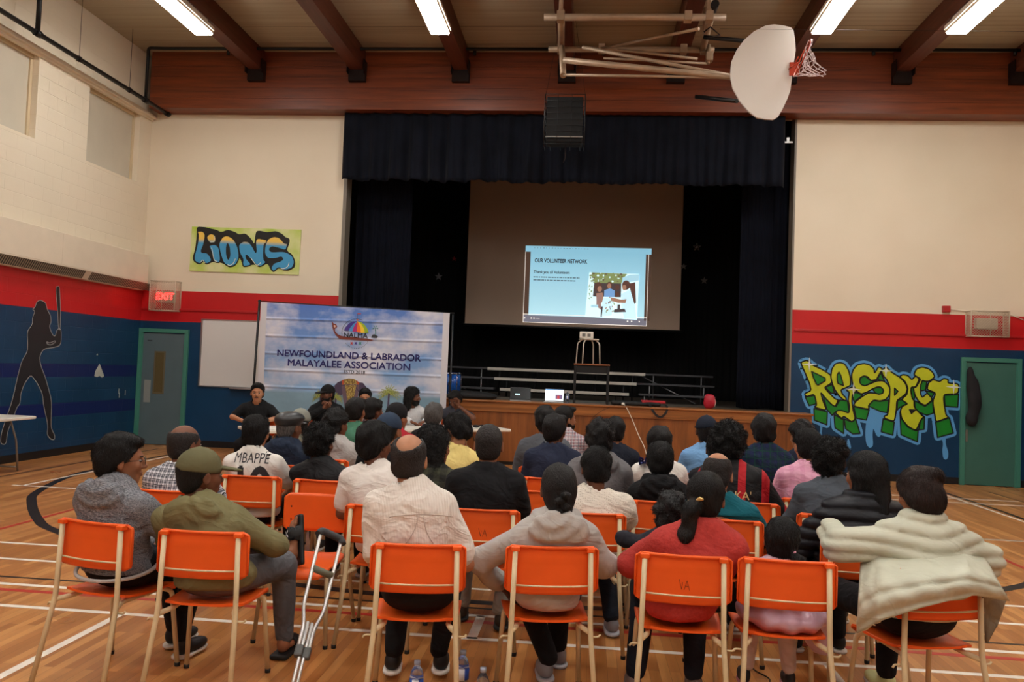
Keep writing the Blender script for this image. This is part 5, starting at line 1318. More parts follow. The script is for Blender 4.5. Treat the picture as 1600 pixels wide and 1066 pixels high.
def tovec(V, M, t): return V@np.asarray(M).T+np.asarray(t)
WHO = {}
def person(who, px, top, Y, yaw=0, hy=0, hp=0, hr=0, w=1.0, k=1.0, skin='a', hair='short', hcol='black', cap=None, capm=None,
           kind='tee', sm=None, pm=None, chairpos=None, has_chair=True, arms=None, legs=None, hcurl=.45, fem=0, seed=0, near=False,
           beard=None, glasses=False, shoes=None, hem=None, tuck=False, collar=None, chair_label=None, scrawl=False, T=None, hipy=None, seat=.45, label=None, hoodm=None, chest=None, handdir=None, chairgroup=None, sleeve_end=.72):
    hd = at(px, top, Y); T = T or hd.z; hx_w, hy_w = hd.x, hd.y
    a = math.radians(yaw); c, s = math.cos(a), math.sin(a)
    if chairpos: cx, cy = chairpos
    else: cx, cy = hx_w+.235*k*s, hy_w-.235*k*c
    ox, oy = cx-.175*s, cy+.175*c                      # hips
    dx, dy = hx_w-ox, hy_w-oy
    H = np.array([dx*c+dy*s, -dx*s+dy*c, 0])
    w = w*.93; hs = (1.05 if fem else 1.08) if k > .9 else .93
    capt = dict(short=.012, full=.026, curly=.024, afro=.044, buzz=.005, bald=.003, baldtop=.003, long=.018, wavy=.022, bun=.03, kid=.014).get(hair, .012)
    if cap: capt = .02
    H[2] = T-(.122+capt)*hs
    sz = H[2]-.172*k
    lx, ly = H[0]*.75, H[1]-.045*k
    r = thing('person', label or who, 'person', (ox, oy, 0), a)
    near_h = .006 if near else .0085; st = .014 if near else .019
    sb = np.array([lx, ly, sz])
    S_ = {q: sb+np.array([q*.162*w*k, 0, -.045*k]) for q in (-1, 1)}
    if arms is None: arms = [(-.235*w, .10, .69, -.09, .32, .60), (.235*w, .10, .69, .09, .32, .60)]
    AR = {}
    for q, A in zip((-1, 1), arms): AR[q] = (np.array(A[:3])+np.array([0, 0, (seat-.45)]), np.array(A[3:6])+np.array([0, 0, (seat-.45)]))
    if k < .9: AR = {q: (np.array([q*.17, .08, seat+.16]), np.array([q*.06, .2, seat+.12])) for q in (-1, 1)}
    if legs is None: legs = [(-.11, .43, .50, -.12, .40, .10), (.11, .43, .50, .12, .40, .10)]
    LG = {q: (np.array(A[:3]), np.array(A[3:6])) for q, A in zip((-1, 1), legs)}
    pz = seat+.105*k
    def torso(P, off, pu=0):
        d = el(P, (0, -.005, pz), (.172*w*k, .128*w*k, .112*k))
        mz = (pz+sz)/2
        d = smin(d, el(P, (lx*.35, ly*.35-.005, mz), (.150*w*k, .115*w*k, (sz-pz)*.62)), .05)
        d = smin(d, el(P, (lx*.8, ly*.8-.012, sz-.13*k), (.168*w*k, .115*w*k, .165*k)), .05)
        d = smin(d, rc(P, S_[-1]*np.array([.88, 1, 1])+[0, 0, 0], S_[1]*np.array([.88, 1, 1]), .062*k, .062*k), .05)
        for q in (-1, 1): d = smin(d, rc(P, sb+[q*.10*w*k, -.012, -.01*k], sb+[q*.02, -.005, .05*k], .045*k, .05*k), .04)
        return d-off
    def arm(P, q, off, e0=0., e1=1.):
        E_, Wp = AR[q]
        if e1 <= 1: return rc(P, S_[q], S_[q]+(E_-S_[q])*e1, (.053*w**.5)*k+off, (.047)*k+off)
        d = rc(P, S_[q], E_, .053*w**.5*k+off, .044*k+off)
        return smin(d, rc(P, E_, E_+(Wp-E_)*(e1-1), .042*k+off, .031*k+off), .03)
    def leg(P, q, off):
        K_, A_ = LG[q]; d = rc(P, (q*.085*k, .02, pz-.01), K_, .085*k+off, .062*k+off)
        d = smin(d, rc(P, K_, A_+[0, 0, .02], .062*k+off, .040*k+off), .03)
        return d if off < 0 else smax(d, -((P-A_-[0, 0, -.03])@((K_-A_)/np.linalg.norm(K_-A_))), .004)
    # ---- body
    parts = []
    V, F = nets(lambda P: torso(P, -.014), (-.32*w, min(-.2, ly-.2), seat-.02), (.32*w, max(.2, ly+.2), sz+.12), .022); parts.append((V, F, 0))
    for q in (-1, 1):
        E_, Wp = AR[q]; lo = np.minimum(np.minimum(S_[q], E_), Wp)-.09; hi = np.maximum(np.maximum(S_[q], E_), Wp)+.09
        V, F = nets(lambda P: arm(P, q, -.008, 0, 2), lo, hi, .014 if near else .018); parts.append((V, F, 0))
        y_ = Wp-E_; y_ = y_/np.linalg.norm(y_)
        hdv = np.array(handdir[q]) if handdir and q in handdir else y_*.7+np.array([-q*.35, 0, -.15])
        y2 = hdv/np.linalg.norm(hdv); zz = np.array([0, -.25, 1.0]); zz = zz-y2*(zz@y2); zz /= np.linalg.norm(zz); xx = np.cross(y2, zz)
        V, F = hand_mesh(hcurl, q == 1)
        parts.append((V*(k**.5)@np.stack([xx, y2, zz])+(Wp+y_*.015), F, 0))
    for q in (-1, 1):
        K_, A_ = LG[q]; lo = np.minimum(np.minimum(np.array([q*.085, .02, pz]), K_), A_)-.1; hi = np.maximum(np.maximum(np.array([q*.085, .02, pz]), K_), A_)+.1
        V, F = nets(lambda P: leg(P, q, -.012), lo, hi, .022); parts.append((V, F, 0))
    Hm = rotm(hy, hp, hr)*hs
    V, F = head_mesh(fem, near_h); parts.append((tovec(V, Hm, H), F, 0))
    nk0 = sb+[0, 0, -.03]; nk1 = H+rotm(hy, hp, hr)@np.array([0, -.028, -.05])
    nr = .052 if not fem else .045
    V, F = nets(lambda P: rc(P, nk0, nk1, nr*1.1*k, nr*k), np.minimum(nk0, nk1)-.09, np.maximum(nk0, nk1)+.09, .012); parts.append((V, F, 0))
    for q in (-1, 1):
        V, F = nets(lambda P: el(P, (q*.031, .079, .004), (.0135, .009, .0056)), (q*.031-.02, .065, -.008), (q*.031+.02, .095, .016), .0035); parts.append((tovec(V, Hm, H), F, 1))
        V, F = nets(lambda P: el(P, (q*.031, .0858, .004), (.006, .0035, .006)), (q*.031-.01, .078, -.004), (q*.031+.01, .093, .013), .0025); parts.append((tovec(V, Hm, H), F, 2))
    V, F = nets(lambda P: np.minimum(el(P, (0, .089, -.0565), (.019, .0055, .0035)), el(P, (0, .089, -.0675), (.016, .0055, .004))), (-.024, .078, -.076), (.024, .1, -.048), .003); parts.append((tovec(V, Hm, H), F, 3))
    body = sdf_mesh('body', parts, [SK[skin], EYEW, EYED, LIP], r)
    # ---- hair
    hst = hair if not cap else ('cap' if hair in ('short', 'full') else hair)
    if hst:
        V, F = hair_mesh(hst, near_h if near or hair in ('braid', 'curly') else .009, seed)
        hp_ = [(tovec(V, Hm, H), F, 0)]
        for q in (-1, 1):
            V, F = nets(lambda P: rc(P, (q*.018, .090, .0235), (q*.045, .078, .024), .004, .0028), (min(q*.01, q*.055), .065, .015), (max(q*.01, q*.055), .1, .034), .003); hp_.append((tovec(V, Hm, H), F, 0))
        if cap != 'hoodup': hp_.append(strands(*hp_[0][:2], {'buzz': .0035, 'bald': .006, 'crop': .006, 'baldtop': .010, 'curly': .024, 'afro': .028, 'wavy': .03, 'long': .04, 'kid': .028, 'pony': .026, 'braid': .016, 'bun': .032}.get(hair, .022), 8000 if near else 1500, seed, hair in ('curly', 'afro', 'wavy'), hair in ('long', 'pony', 'braid', 'bun', 'kid')))
        sdf_mesh('hair', hp_, HCOL[hcol], r)
    if beard:
        def bsd(P):
            ax = np.abs(P[..., 0]); Q = np.stack([ax, P[..., 1], P[..., 2]], -1)
            d = rc(Q, (0, .0955, -.0475), (.026, .082, -.058), .0062, .0042)
            if beard == 'full':
                j = smax(head_sdf(P, 0)-.007, P[..., 2]+.046-.5*np.maximum(0, .045-P[..., 1]), .008); j = smax(j, -(P[..., 1]-.0), .01); j = smax(j, -el(P, (0, .1, -.0615), (.02, .03, .009)), .003)
                d = np.minimum(d, j+.001*wob(P, 140))
            return d
        V, F = nets(bsd, (-.085, -.02, -.135), (.085, .12, -.005), .005); sdf_mesh('beard' if beard == 'full' else 'moustache', [(tovec(V, Hm, H), F, 0)], HB, r)
    if cap:
        V, F = nets(lambda P: cap_sdf(cap, P), (-.12, -.2, -.13), (.12, .215, .17), .0065); cm = capm
        sdf_mesh('hood' if cap == 'hoodup' else 'cap', [(tovec(V, Hm, H), F, 0)], cm, r)
    if glasses:
        bm = BM()
        for q in (-1, 1):
            ring = [(q*.033+.021*math.cos(t), .104, .002+.016*math.sin(t)) for t in np.linspace(0, 2*PI, 17)[:-1]]; tube(bm, ring, .0018, 5, closed=True)
            tube(bm, [(q*.053, .103, .006), (q*.078, .05, .008), (q*.081, -.01, .004)], .0018, 5)
        tube(bm, [(-.012, .104, .006), (.012, .104, .006)], .0018, 5)
        for v in bm.verts: v.co = Vector(Hm@np.array(v.co)+H)
        obj('glasses', bm, mat('glasses_frame', (36, 30, 28), .3, .4), r)
    # ---- top
    thick = dict(tee=.010, long=.013, hoodie=.019, puffer=.028, fleece=.020, polo=.014, dress=.014).get(kind, .014)
    slv = {'tee': sleeve_end, 'polo': sleeve_end, 'dress': .5}.get(kind, 1.93)
    hemz = hem if hem is not None else (seat+.145 if tuck else seat+.045)
    ph = seed*1.7
    def top_sdf(P, base=False):
        d = torso(P, thick+(0 if not tuck else .004))
        for q in (-1, 1):
            d = smin(d, arm(P, q, thick+(.008 if slv < 1 else .002), 0, slv), .028)
        x, y, z = P[..., 0], P[..., 1], P[..., 2]
        if kind == 'puffer':
            u = (z-.04*np.abs(x)+.01*np.sin(x*12+ph))/.062
            d = d-.019*np.abs(np.sin(PI*u))**.7+.009
        else:
            A = .007 if kind in ('tee', 'polo') else .0085
            d = d+A*np.sin(z*34+2.4*np.sin(x*8+ph)+1.5*np.sin(y*10))*(.4+.6*np.exp(-((z-seat-.16)/.12)**2))+A*.7*wob(P*np.array([1, 1, .6]), 19, ph)
        if kind == 'hoodie' or hoodm:
            hc = sb+np.array([0, -.095, .012])
            h_ = el(P, hc+[0, 0, -.018], (.150*k, .060, .110*k), rotm(0, 14)); h_ = smin(h_, rc(P, sb+[-.085, .0, .055], sb+[0, -.075, .045], .034, .045), .03); h_ = smin(h_, rc(P, sb+[.085, .0, .055], sb+[0, -.075, .045], .034, .045), .03)
            h_ = smin(h_, rc(P, sb+[-.085, .0, .055], sb+[-.05, .08, .02], .032, .03), .03); h_ = smin(h_, rc(P, sb+[.085, .0, .055], sb+[.05, .08, .02], .032, .03), .03)
            h_ = smax(h_, -el(P, sb+np.array([0, -.035, .095]), (.075, .06, .06)), .02)
            h_ = h_+.006*np.clip((.16-np.abs(x))*20, 0, 1)*np.sin(np.sqrt(x**2*1.3+(z-sb[2]-.13)**2)*105+1.2*np.sin(x*16+ph))*np.clip((y*-1-.02)*20, 0, 1)
            d = smin(d, h_, .012)
        if collar == 'high': d = smin(d, rc(P, nk0+[0, 0, .02], nk0+(nk1-nk0)*.45+[0, 0, .02], .082*k, .070*k), .015)
        if collar == 'fold':
            cd_ = rc(P, nk0+[0, -.004, .028], nk0+(nk1-nk0)*.42+[0, -.004, .02], .084*k, .064*k); d = smin(d, cd_, .006)
        d = smax(d, -rc(P, nk0+[0, 0, .0], nk1, nr*1.18*k+.004, nr*1.1*k+(.012 if collar else .008)), .008)
        d = smax(d, -(z-hemz), .006)
        if chest: d = chest(P, d, sb)
        if has_chair:      # the back presses against the chair back
            lim = -.176+.034*np.minimum(1.2, (x/.222)**2); d = smax(d, -np.maximum(np.maximum(y-lim, z-.815), np.abs(x)-.23), .016)
        return d
    xs = [A[0] for A in (*AR.values(),) for A in A]; al = [v for t in AR.values() for v in t]+[S_[-1], S_[1]]
    if slv < 1: al = [S_[q]+(AR[q][0]-S_[q])*slv for q in (-1, 1)]+[S_[-1], S_[1]]
    lo = np.minimum(np.min(al, 0)-.1-thick, [-.24*w*k-thick, -.19-thick, hemz-.02]); hi = np.maximum(np.max(al, 0)+.1+thick, [.24*w*k+thick, .19+thick, 0]); lo[:2] -= (.12 if chest else 0); hi[:2] += (.14 if chest else 0); hi[2] = sz+(.14 if kind in ('hoodie',) or hoodm or collar else .1)
    lo[2] = min(hemz-.02, lo[2]) if slv > 1 else hemz-.02; lo[1] = min(lo[1], ly-.2-thick)
    V, F = nets(top_sdf, lo, hi, st if kind != 'puffer' else .0105)
    nm = dict(tee='t_shirt', long='shirt', hoodie='hoodie', puffer='padded_jacket', fleece='fleece_jacket', polo='shirt', dress='dress')[kind]
    so_ = sdf_mesh(nm, [(V, F, 0)], sm, r)
    # ---- trousers
    def pant(P):
        d = el(P, (0, -.008, pz-.002), (.168*w*k+(.012 if tuck else .003), .126*w*k+(.014 if tuck else .0), .114*k-(0 if tuck else .004)))
        for q in (-1, 1): d = smin(d, leg(P, q, .010), .03)
        d = d+.004*wob(P, 17, ph)
        return smax(d, P[..., 2]-(seat+.175*k), .004)
    al = [v for t in LG.values() for v in t]
    lo = np.minimum(np.min(al, 0)-.09, [-.22*w, -.18, 9]); hi = np.maximum(np.max(al, 0)+.1, [.22*w, .2, seat+.2])
    V, F = nets(pant, lo, hi, st*1.15)
    sdf_mesh('trousers', [(V, F, 0)], pm or PANT['black'], r)
    # ---- shoes
    shm = shoes or (SHOE['black'], SHOE['sole'])
    if shoes != 'none':
        for q in (-1, 1):
            K_, A_ = LG[q]; fl = np.array([A_[0]+q*.01, A_[1]+.065, A_[2]-.062])
            def sh(P):
                d = smin(el(P, fl+[0, .02, .0], (.044*k, .115*k, .038)), el(P, fl+[0, -.06, .03], (.038*k, .05*k, .045)), .03); d = smax(d, -(P[..., 2]-(fl[2]-.02)), .004)
                return smax(d, -el(P, fl+[0, -.06, .085], (.028, .038, .03)), .01)
            V, F = nets(sh, fl-[.07, .15, .05], fl+[.07, .16, .09], .009); o1 = sdf_mesh('shoe', [(V, F, 0)], shm[0], r)
            def so(P): return smax(smax(smin(el(P, fl+[0, .02, -.02], (.047*k, .12*k, .05)), el(P, fl+[0, -.065, -.02], (.042*k, .052*k, .05)), .04), P[..., 2]-(fl[2]-.018), .003), -(P[..., 2]-(fl[2]-.040)), .003)
            V, F = nets(so, fl-[.08, .16, .06], fl+[.08, .17, .02], .009); sdf_mesh('sole', [(V, F, 0)], shm[1], o1)
    if has_chair:
        chair(cx, cy, yaw, 'orange plastic chair under the '+(chair_label or who), scrawl=scrawl, group=chairgroup)
    return r, so_, (H, Hm, sb)
def shirt_text(shirt, s_, size, z, m, x=0., bold=.01, arch=0., name='lettering', sx=1.0, yside=-1, parent=None):
    me = shirt.data; bvh = BVHTree.FromPolygons([v.co.copy() for v in me.vertices], [tuple(p.vertices) for p in me.polygons])
    t = split_tris(text_mesh(s_, size, bold=bold, sx=sx), .016)
    for v in t.verts:
        a, b = v.co.x+x, v.co.y+z-arch*(v.co.x)**2
        h_ = bvh.ray_cast(Vector((a, yside*1.5, b)), Vector((0, -yside, 0)))
        v.co = Vector((a, (h_[0].y if h_[0] else -.15)+yside*.0035, b))
    return obj(name, t, m, shirt.parent)
PANT = dict(black=cloth('black_trouser_cloth', (20, 20, 23)), grey=cloth('grey_sweatpants', (92, 92, 96), noise=.15), navy=cloth('dark_denim', (24, 28, 38)), blue=cloth('blue_jeans', (52, 62, 84), noise=.15))
SHOE = dict(black=mat('black_shoe', (20, 20, 22), .6), sole=mat('white_sole', (214, 208, 200), .6), grey=mat('grey_shoe', (140, 140, 146), .7), gsole=mat('pale_sole', (190, 192, 200), .6), pink=mat('pink_shoe', (186, 120, 140), .6), brown=mat('brown_sandal', (60, 50, 42), .7), lime=mat('lime_shoe', (214, 222, 160), .6), dsole=mat('dark_sole', (40, 38, 36), .7))

C_ = cloth
# ------------------------------------------------------------------ front row
AK = [(-.30, .08, .70, -.12, .30, .62), (.30, .08, .70, .12, .30, .62)]
k = NT('grey_heather_knit', rough=.9, spec=.2)
k.base(k.mix(k.rng(k.noise(160, k.mapping(scale=(.35, 1, 1.6)), 3, .8), .36, .64), srgb(66, 66, 72), srgb(152, 152, 156))); creases(k)
rA, sA, _ = person('person in the grey heather hoodie', 193, 672, 3.93, yaw=-12, hy=-48, w=1.06, near=True, chairpos=(-2.378, 3.73), kind='hoodie', sm=k.m, hair='full', seed=1, glasses=True, skin='a', hem=.53,
   legs=[(-.05, .44, .50, .02, .42, .11), (.12, .44, .50, .16, .30, .11)], arms=[(-.27, .1, .70, -.08, .3, .6), (.27, .1, .70, .1, .32, .6)],
   label='person in a grey heather hoodie and glasses at the left end of the front row')
# lanyard-like white braided band on his waist
bm = BM(); tube(bm, [(.19*math.sin(t)*1.08, -.172*math.cos(t)*1.02-.0, .512+.05*(t/1.9)**2) for t in np.linspace(-1.2, 1.9, 26)], .010, 6); obj('waist_band', bm, mat('white_braid', (196, 190, 188), .8, bump=.5, bscale=200), rA)
OL = C_('olive_hoodie_cloth', (116, 110, 76), noise=.06)
rB, sB, _ = person('person in the olive hoodie and cap', 316, 697, 3.9, yaw=3, hy=-42, w=1.12, near=True, chairpos=(-1.79, 3.67), kind='hoodie', sm=OL, hair='crop', cap='cap', capm=C_('olive_cap_cloth', (98, 94, 66), fold=.2), seed=2, skin='b',
   pm=PANT['grey'], shoes='none', hem=.5, legs=[(-.02, .42, .62, .12, .60, .53), (.20, .44, .50, .22, .46, .09)], arms=[(-.29, .1, .70, -.1, .32, .62), (.25, .12, .68, .08, .36, .64)],
   label='person in an olive hoodie and cap, one sandalled foot up on an empty chair')
# his raised foot in a black slide, and the other one on the floor
SLIDE = mat('black_slide_rubber', (18, 18, 19), .6)
def foot(parent, ankle, fwd, up, logo):
    f_ = np.array(fwd, float); f_ /= np.linalg.norm(f_); u_ = np.array(up, float); u_ -= f_*(u_@f_); u_ /= np.linalg.norm(u_); x_ = np.cross(f_, u_); B = np.stack([x_, f_, u_]); t = np.array(ankle, float)
    def fs(P):
        d = smin(el(P, (0, .075, -.045), (.036, .10, .026)), el(P, (0, -.02, -.035), (.028, .035, .035)), .03); d = smin(d, rc(P, (0, -.01, .0), (0, .0, .06), .03, .036), .03)
        for i in range(5): d = smin(d, rc(P, (.026-.013*i, .15, -.05), (.028-.014*i, .185-.008*i, -.055), .011-.001*i, .009-.0008*i), .006)
        return d
    V, F = nets(fs, (-.06, -.08, -.09), (.06, .22, .07), .006); sdf_mesh('bare_foot', [(V@B+t, F, 0)], SK['a'], parent)
    def sl(P): return smin(smax(bx(P, (0, .06, -.082), (.05, .145, .014), .012), -bx(P, (0, .06, -.06), (.04, .13, .006)), .004), smax(smax(el(P, (0, .095, -.055), (.053, .08, .048)), -el(P, (0, .095, -.055), (.045, .12, .04)), .003), np.maximum(P[..., 1]-.145, .05-P[..., 1]), .004), .006)
    V, F = nets(sl, (-.07, -.11, -.11), (.07, .23, .02), .006); o = sdf_mesh('slide_sandal', [(V@B+t, F, 0)], SLIDE, parent)
    if logo:
        bm = BM(); fn = lambda a, b: Vector(np.array([a, b+.097, .0])@B+t)
        zf = lambda a: -.055+.0495*math.sqrt(max(0, 1-(a/.053)**2))
        fn = lambda a, b: Vector(np.array([a, b+.097, zf(a)+.0015])@B+t)
        for s1 in (1, -1):
            pts_ = [(.016*math.cos(q_), s1*(.017-.012*math.sin(q_))) for q_ in np.linspace(0, PI, 9)]
            ribbon(bm, pts_, .0032, fn, closed=False)
        obj('emblem', bm, mat('emblem_white', (226, 226, 226), .6), o)
foot(rB, (.15, .63, .53), (-.14, .24, .95), (-.80, -.60, .1), True)
foot(rB, (.22, .46, .098), (.1, 1, 0), (0, 0, 1), False)
k = NT('white_pinstripe_cotton', rough=.75, spec=.3); s = k.sep()
k.base(k.mix(k.math('LESS_THAN', k.math('FRACT', k.math('MULTIPLY', s[0], 1/.0075)), .28), srgb(224, 215, 205), srgb(204, 190, 178))); creases(k, .9); WP = k.m
rC, sC, (HC_, HmC, sbC) = person('balding person in the white striped shirt', 641, 678, 3.92, yaw=8, hy=-6, w=1.04, near=True, chairpos=(-.744, 3.665), kind='polo', collar='fold', sm=WP, hair='baldtop', hcol='buzz', seed=3, skin='c', tuck=True,
   pm=PANT['black'], legs=[(-.13, .42, .52, -.13, .30, .13), (.15, .42, .52, .10, .32, .13)], arms=[(-.215, .02, .66, -.10, .30, .60), (.225, .05, .66, .10, .32, .60)], sleeve_end=.8,
   label='balding person in a white pinstriped shirt in the front row behind the floor bottles')
bm = BM()
bvC = BVHTree.FromPolygons([v.co.copy() for v in sC.data.vertices], [tuple(p.vertices) for p in sC.data.polygons])
def onback(x, z):
    h_ = bvC.ray_cast(Vector((x, -1.5, z)), Vector((0, 1, 0))); return (x, (h_[0].y if h_[0] else -.16)-.0005, z)
zy = sbC[2]-.055
obj('yoke_seam', tube(bm, [onback(x, zy-.02*(x/.15)**2) for x in np.linspace(-.15, .15, 31)], .0022, 5), mat('seam_shade', (190, 176, 164), .8), rC)
for s_ in (-1, 1): obj('pleat_seam', tube(BM(), [onback(s_*(.014+.05*t*t), zy-.004-.13*t) for t in np.linspace(0, 1, 14)], .0024, 5), MATS['seam_shade'], rC)
rD, sD, _ = person('person in the light grey hoodie with braided hair', 874, 722, 3.96, yaw=10, hy=0, w=.98, near=True, chairpos=(-.127, 3.787), kind='hoodie', sm=C_('light_grey_marl', (176, 170, 164), noise=.05), hair='braid', fem=1, seed=4, skin='b', hem=.47,
   pm=PANT['black'], shoes=(SHOE['grey'], SHOE['gsole']), arms=[(-.335, .07, .66, -.22, .22, .52), (.30, .05, .66, .16, .30, .60)], legs=[(-.10, .43, .50, .06, .28, .10), (.12, .44, .50, .14, .48, .10)],
   label='person in a light grey hoodie with a long black braid, centre of the front row')
RED = C_('red_fleece', (176, 58, 52), fold=.35, noise=.10, nscale=60, bscale=70)
rE, sE, (HE, HmE, sbE) = person('person in the red fleece', 1105, 735, 3.97, yaw=-2, hy=-20, w=1.02, near=True, chairpos=(.478, 3.77), kind='fleece', collar='high', sm=RED, hair='pony', fem=1, seed=5, skin='b', hem=.47,
   pm=PANT['navy'], shoes=(mat('taupe_shoe', (120, 104, 98), .7), SHOE['gsole']), legs=[(-.15, .36, .50, -.19, .18, .11), (.12, .40, .50, .10, .22, .11)], arms=[(-.235, .1, .68, -.1, .32, .70), (.21, .1, .68, .1, .32, .66)], scrawl=True,
   label='person in a red fleece with a black ponytail and gold hair clip')
V, F = nets(lambda P: smin(rc(P, (-.05, -.118, .0), (.01, -.118, .016), .008, .007)+.002*wob(P, 200), rc(P, (-.03, -.12, -.008), (.0, -.12, .02), .007, .007), .004), (-.08, -.15, -.03), (.04, -.09, .045), .004)
sdf_mesh('hair_clip', [(tovec(V, HmE, HE), F, 0)], mat('gold_clip', (212, 176, 110), .3, .6), rE)
person('small person in dark clothes', 1050, 766, 4.22, yaw=0, k=.62, hair='curly', hcol='curly', seed=6, skin='b', has_chair=False, chairpos=(.40, 4.03), kind='long', sm=C_('child_dark_top', (40, 40, 48)), seat=.585,
   legs=[(-.06, .22, .62, -.06, .26, .42), (.06, .22, .62, .06, .26, .42)], label='small child with black curly hair sitting on the lap of the person in red fleece')
LIL = mat('lilac_satin', (196, 160, 178), .34, noise=.08, nscale=4, bump=.7, bscale=10, spec=.6)
def skirt(P, d, sb):
    q = el(P, (.03, .06, .50), (.215, .22, .085)); q = smin(q, rc(P, (.17, .10, .46), (.25, .16, .27), .06, .045), .05); q = q+.008*np.sin(P[..., 0]*60+6*P[..., 2])
    q = smax(q, -(P[..., 2]-.24), .004)
    return smin(d, q, .03)
rF, sF, (HF, HmF, sbF) = person('person in the lilac dress', 1222, 806, 3.97, yaw=-2, hy=-8, hr=6, k=.66, near=True, chairpos=(.951, 3.79), kind='dress', sm=LIL, hair='kid', fem=1, seed=7, skin='a', seat=.45, hem=.30, chest=skirt,
   pm=C_('pale_tights', (206, 190, 186)), shoes=(mat('girl_shoe_black', (26, 24, 28), .6), SHOE['pink']), legs=[(-.08, .27, .47, -.10, .22, .16), (.08, .27, .47, .10, .22, .16)],
   label='small child in a lilac satin dress with a side ponytail in the front row')
V, F = nets(lambda P: rc(P, (.052, -.098, -.035), (.062, -.108, -.018), .006, .006), (.03, -.13, -.05), (.09, -.08, .0), .004)
sdf_mesh('hair_tie', [(tovec(V, HmF, HF), F, 0)], mat('pink_tie', (226, 150, 170), .5), rF)
PUF = C_('pale_sage_nylon', (190, 190, 170), rough=.5, fold=.3, noise=.03)
gx = at(1470, 950, 3.78).x
rG, sG, _ = person('person in the pale puffer jacket', 1436, 722, 4.02, yaw=12, hy=-4, hp=-10, w=1.16, near=True, chairpos=(gx, 3.78), kind='puffer', sm=PUF, hair='bun', hcol='brown', fem=1, seed=8, skin='a', hem=.56, collar='high',
   arms=[(-.33, .10, .84, -.24, .36, .86), (.36, .02, .80, .2, .28, .70)], legs=[(-.14, .46, .52, -.28, .62, .40), (.15, .44, .50, .12, .42, .11)], shoes=(SHOE['lime'], SHOE['sole']),
   label='person in a pale sage quilted puffer jacket at the right end of the front row', chair_label='person in the pale puffer jacket, mostly covered by the coat')
# her coat skirt pulled back over the chair
def lerp_curve(c, t):
    u = t*(len(c)-1); i = min(int(u), len(c)-2); f_ = u-i; a, b = c[i], c[i+1]; return [a[j]+(b[j]-a[j])*f_ for j in range(3)]
def coat_sheet(name, top, bot, puffs, m, thick=.02, n=40, nv=24, mid=.05):
    bm = BM(); G = []; Mi = rG.matrix_basis.inverted()
    for j in range(nv+1):
        t = j/nv; row = []
        for i in range(n+1):
            s_ = i/n; a = lerp_curve(top, s_); b = lerp_curve(bot, s_); q = [a[x]+(b[x]-a[x])*t for x in range(3)]
            p = at(q[0], q[1], q[2]-mid*math.sin(PI*t)-.024*abs(math.sin(PI*puffs*t+.5*math.sin(5*s_)))**.6-.005*math.sin(s_*40+3*math.sin(t*5)))
            row.append(bm.verts.new(Mi @ p))
        G.append(row)
    for j in range(nv):
        for i in range(n): bm.faces.new((G[j][i], G[j][i+1], G[j+1][i+1], G[j+1][i])).smooth = True
    o = obj(name, bm, m, rG, True); md = o.modifiers.new('thick', 'SOLIDIFY'); md.thickness = thick; md.offset = -1; return o
rG.rotation_euler = (0, 0, math.radians(12)); rG.matrix_basis
coat_sheet('jacket_skirt', [(1344, 880, 3.98), (1372, 866, 3.93), (1440, 862, 3.90), (1505, 860, 3.93), (1540, 872, 3.98)], [(1338, 990, 3.80), (1372, 972, 3.66), (1440, 950, 3.60), (1520, 930, 3.64), (1578, 940, 3.78)], 3.2, PUF, mid=.13)
coat_sheet('jacket_lining', [(1536, 908, 3.76), (1556, 910, 3.82), (1574, 934, 3.88)], [(1534, 968, 3.88), (1543, 1006, 3.90), (1560, 975, 3.92)], 1.5, C_('taupe_lining', (132, 122, 104), rough=.6), mid=.0, n=12, nv=12)
# ------------------------------------------------------------------ second row
person('person in the black and white checked shirt', 291, 664, 4.95, hy=-25, w=1.06, near=True, kind='polo', collar='fold', sm=plaid('bw_check', (214, 214, 218), (88, 90, 100), (30, 32, 40), .032, .4, .12), hair='bald', hcol='buzz', skin='b', seed=9,
   label='balding person in a black and white checked shirt behind the grey heather hoodie')
person('person in the plain white t-shirt', 588, 655, 4.85, yaw=0, hy=-30, w=1.12, near=True, chairpos=(-1.165, 4.60), kind='tee', sm=C_('white_jersey', (222, 214, 206), noise=.03), hair='full', skin='b', seed=10, arms=[(-.30, .05, .70, -.10, .30, .62), (.26, .10, .69, .09, .32, .6)], shoes=(mat('grey_trainer', (90, 90, 92), .7), SHOE['gsole']),
   label='person in a plain white t-shirt with thick black hair, left elbow out, beside the crutch')
rJ, sJ, (HJ, HmJ, sbJ) = person('person in the black t-shirt and gold necklace', 765, 662, 4.86, yaw=5, hy=0, w=1.12, near=True, chairpos=(-.575, 4.665), kind='tee', sm=C_('black_jersey', (20, 20, 23)), hair='buzz', hcol='buzz', skin='a', seed=11, scrawl=True, shoes=(SHOE['brown'], SHOE['dsole']),
   legs=[(-.13, .42, .52, -.12, .30, .11), (.2, .42, .52, .12, .14, .11)], pm=C_('light_grey_joggers', (150, 142, 132)), label='person in a black t-shirt with a cropped head and a gold necklace')
bm = BM(); tube(bm, [(sbJ[0]+.066*math.sin(t), sbJ[1]-.066*math.cos(t), sbJ[2]+.062-.012*math.cos(t)) for t in np.linspace(0, 2*PI, 25)[:-1]], .004, 5, closed=True); obj('necklace', bm, mat('gold', (206, 160, 84), .3, .9), rJ)
k = NT('white_dotted_cotton', rough=.75, spec=.3); v = k.n('TexVoronoi'); v.inputs['Scale'].default_value = 95; v.inputs['Randomness'].default_value = .2; k.l(k.obj, v.inputs['Vector'])
k.base(k.mix(k.math('LESS_THAN', v.outputs['Distance'], .25), srgb(220, 210, 196), srgb(150, 136, 120))); creases(k)
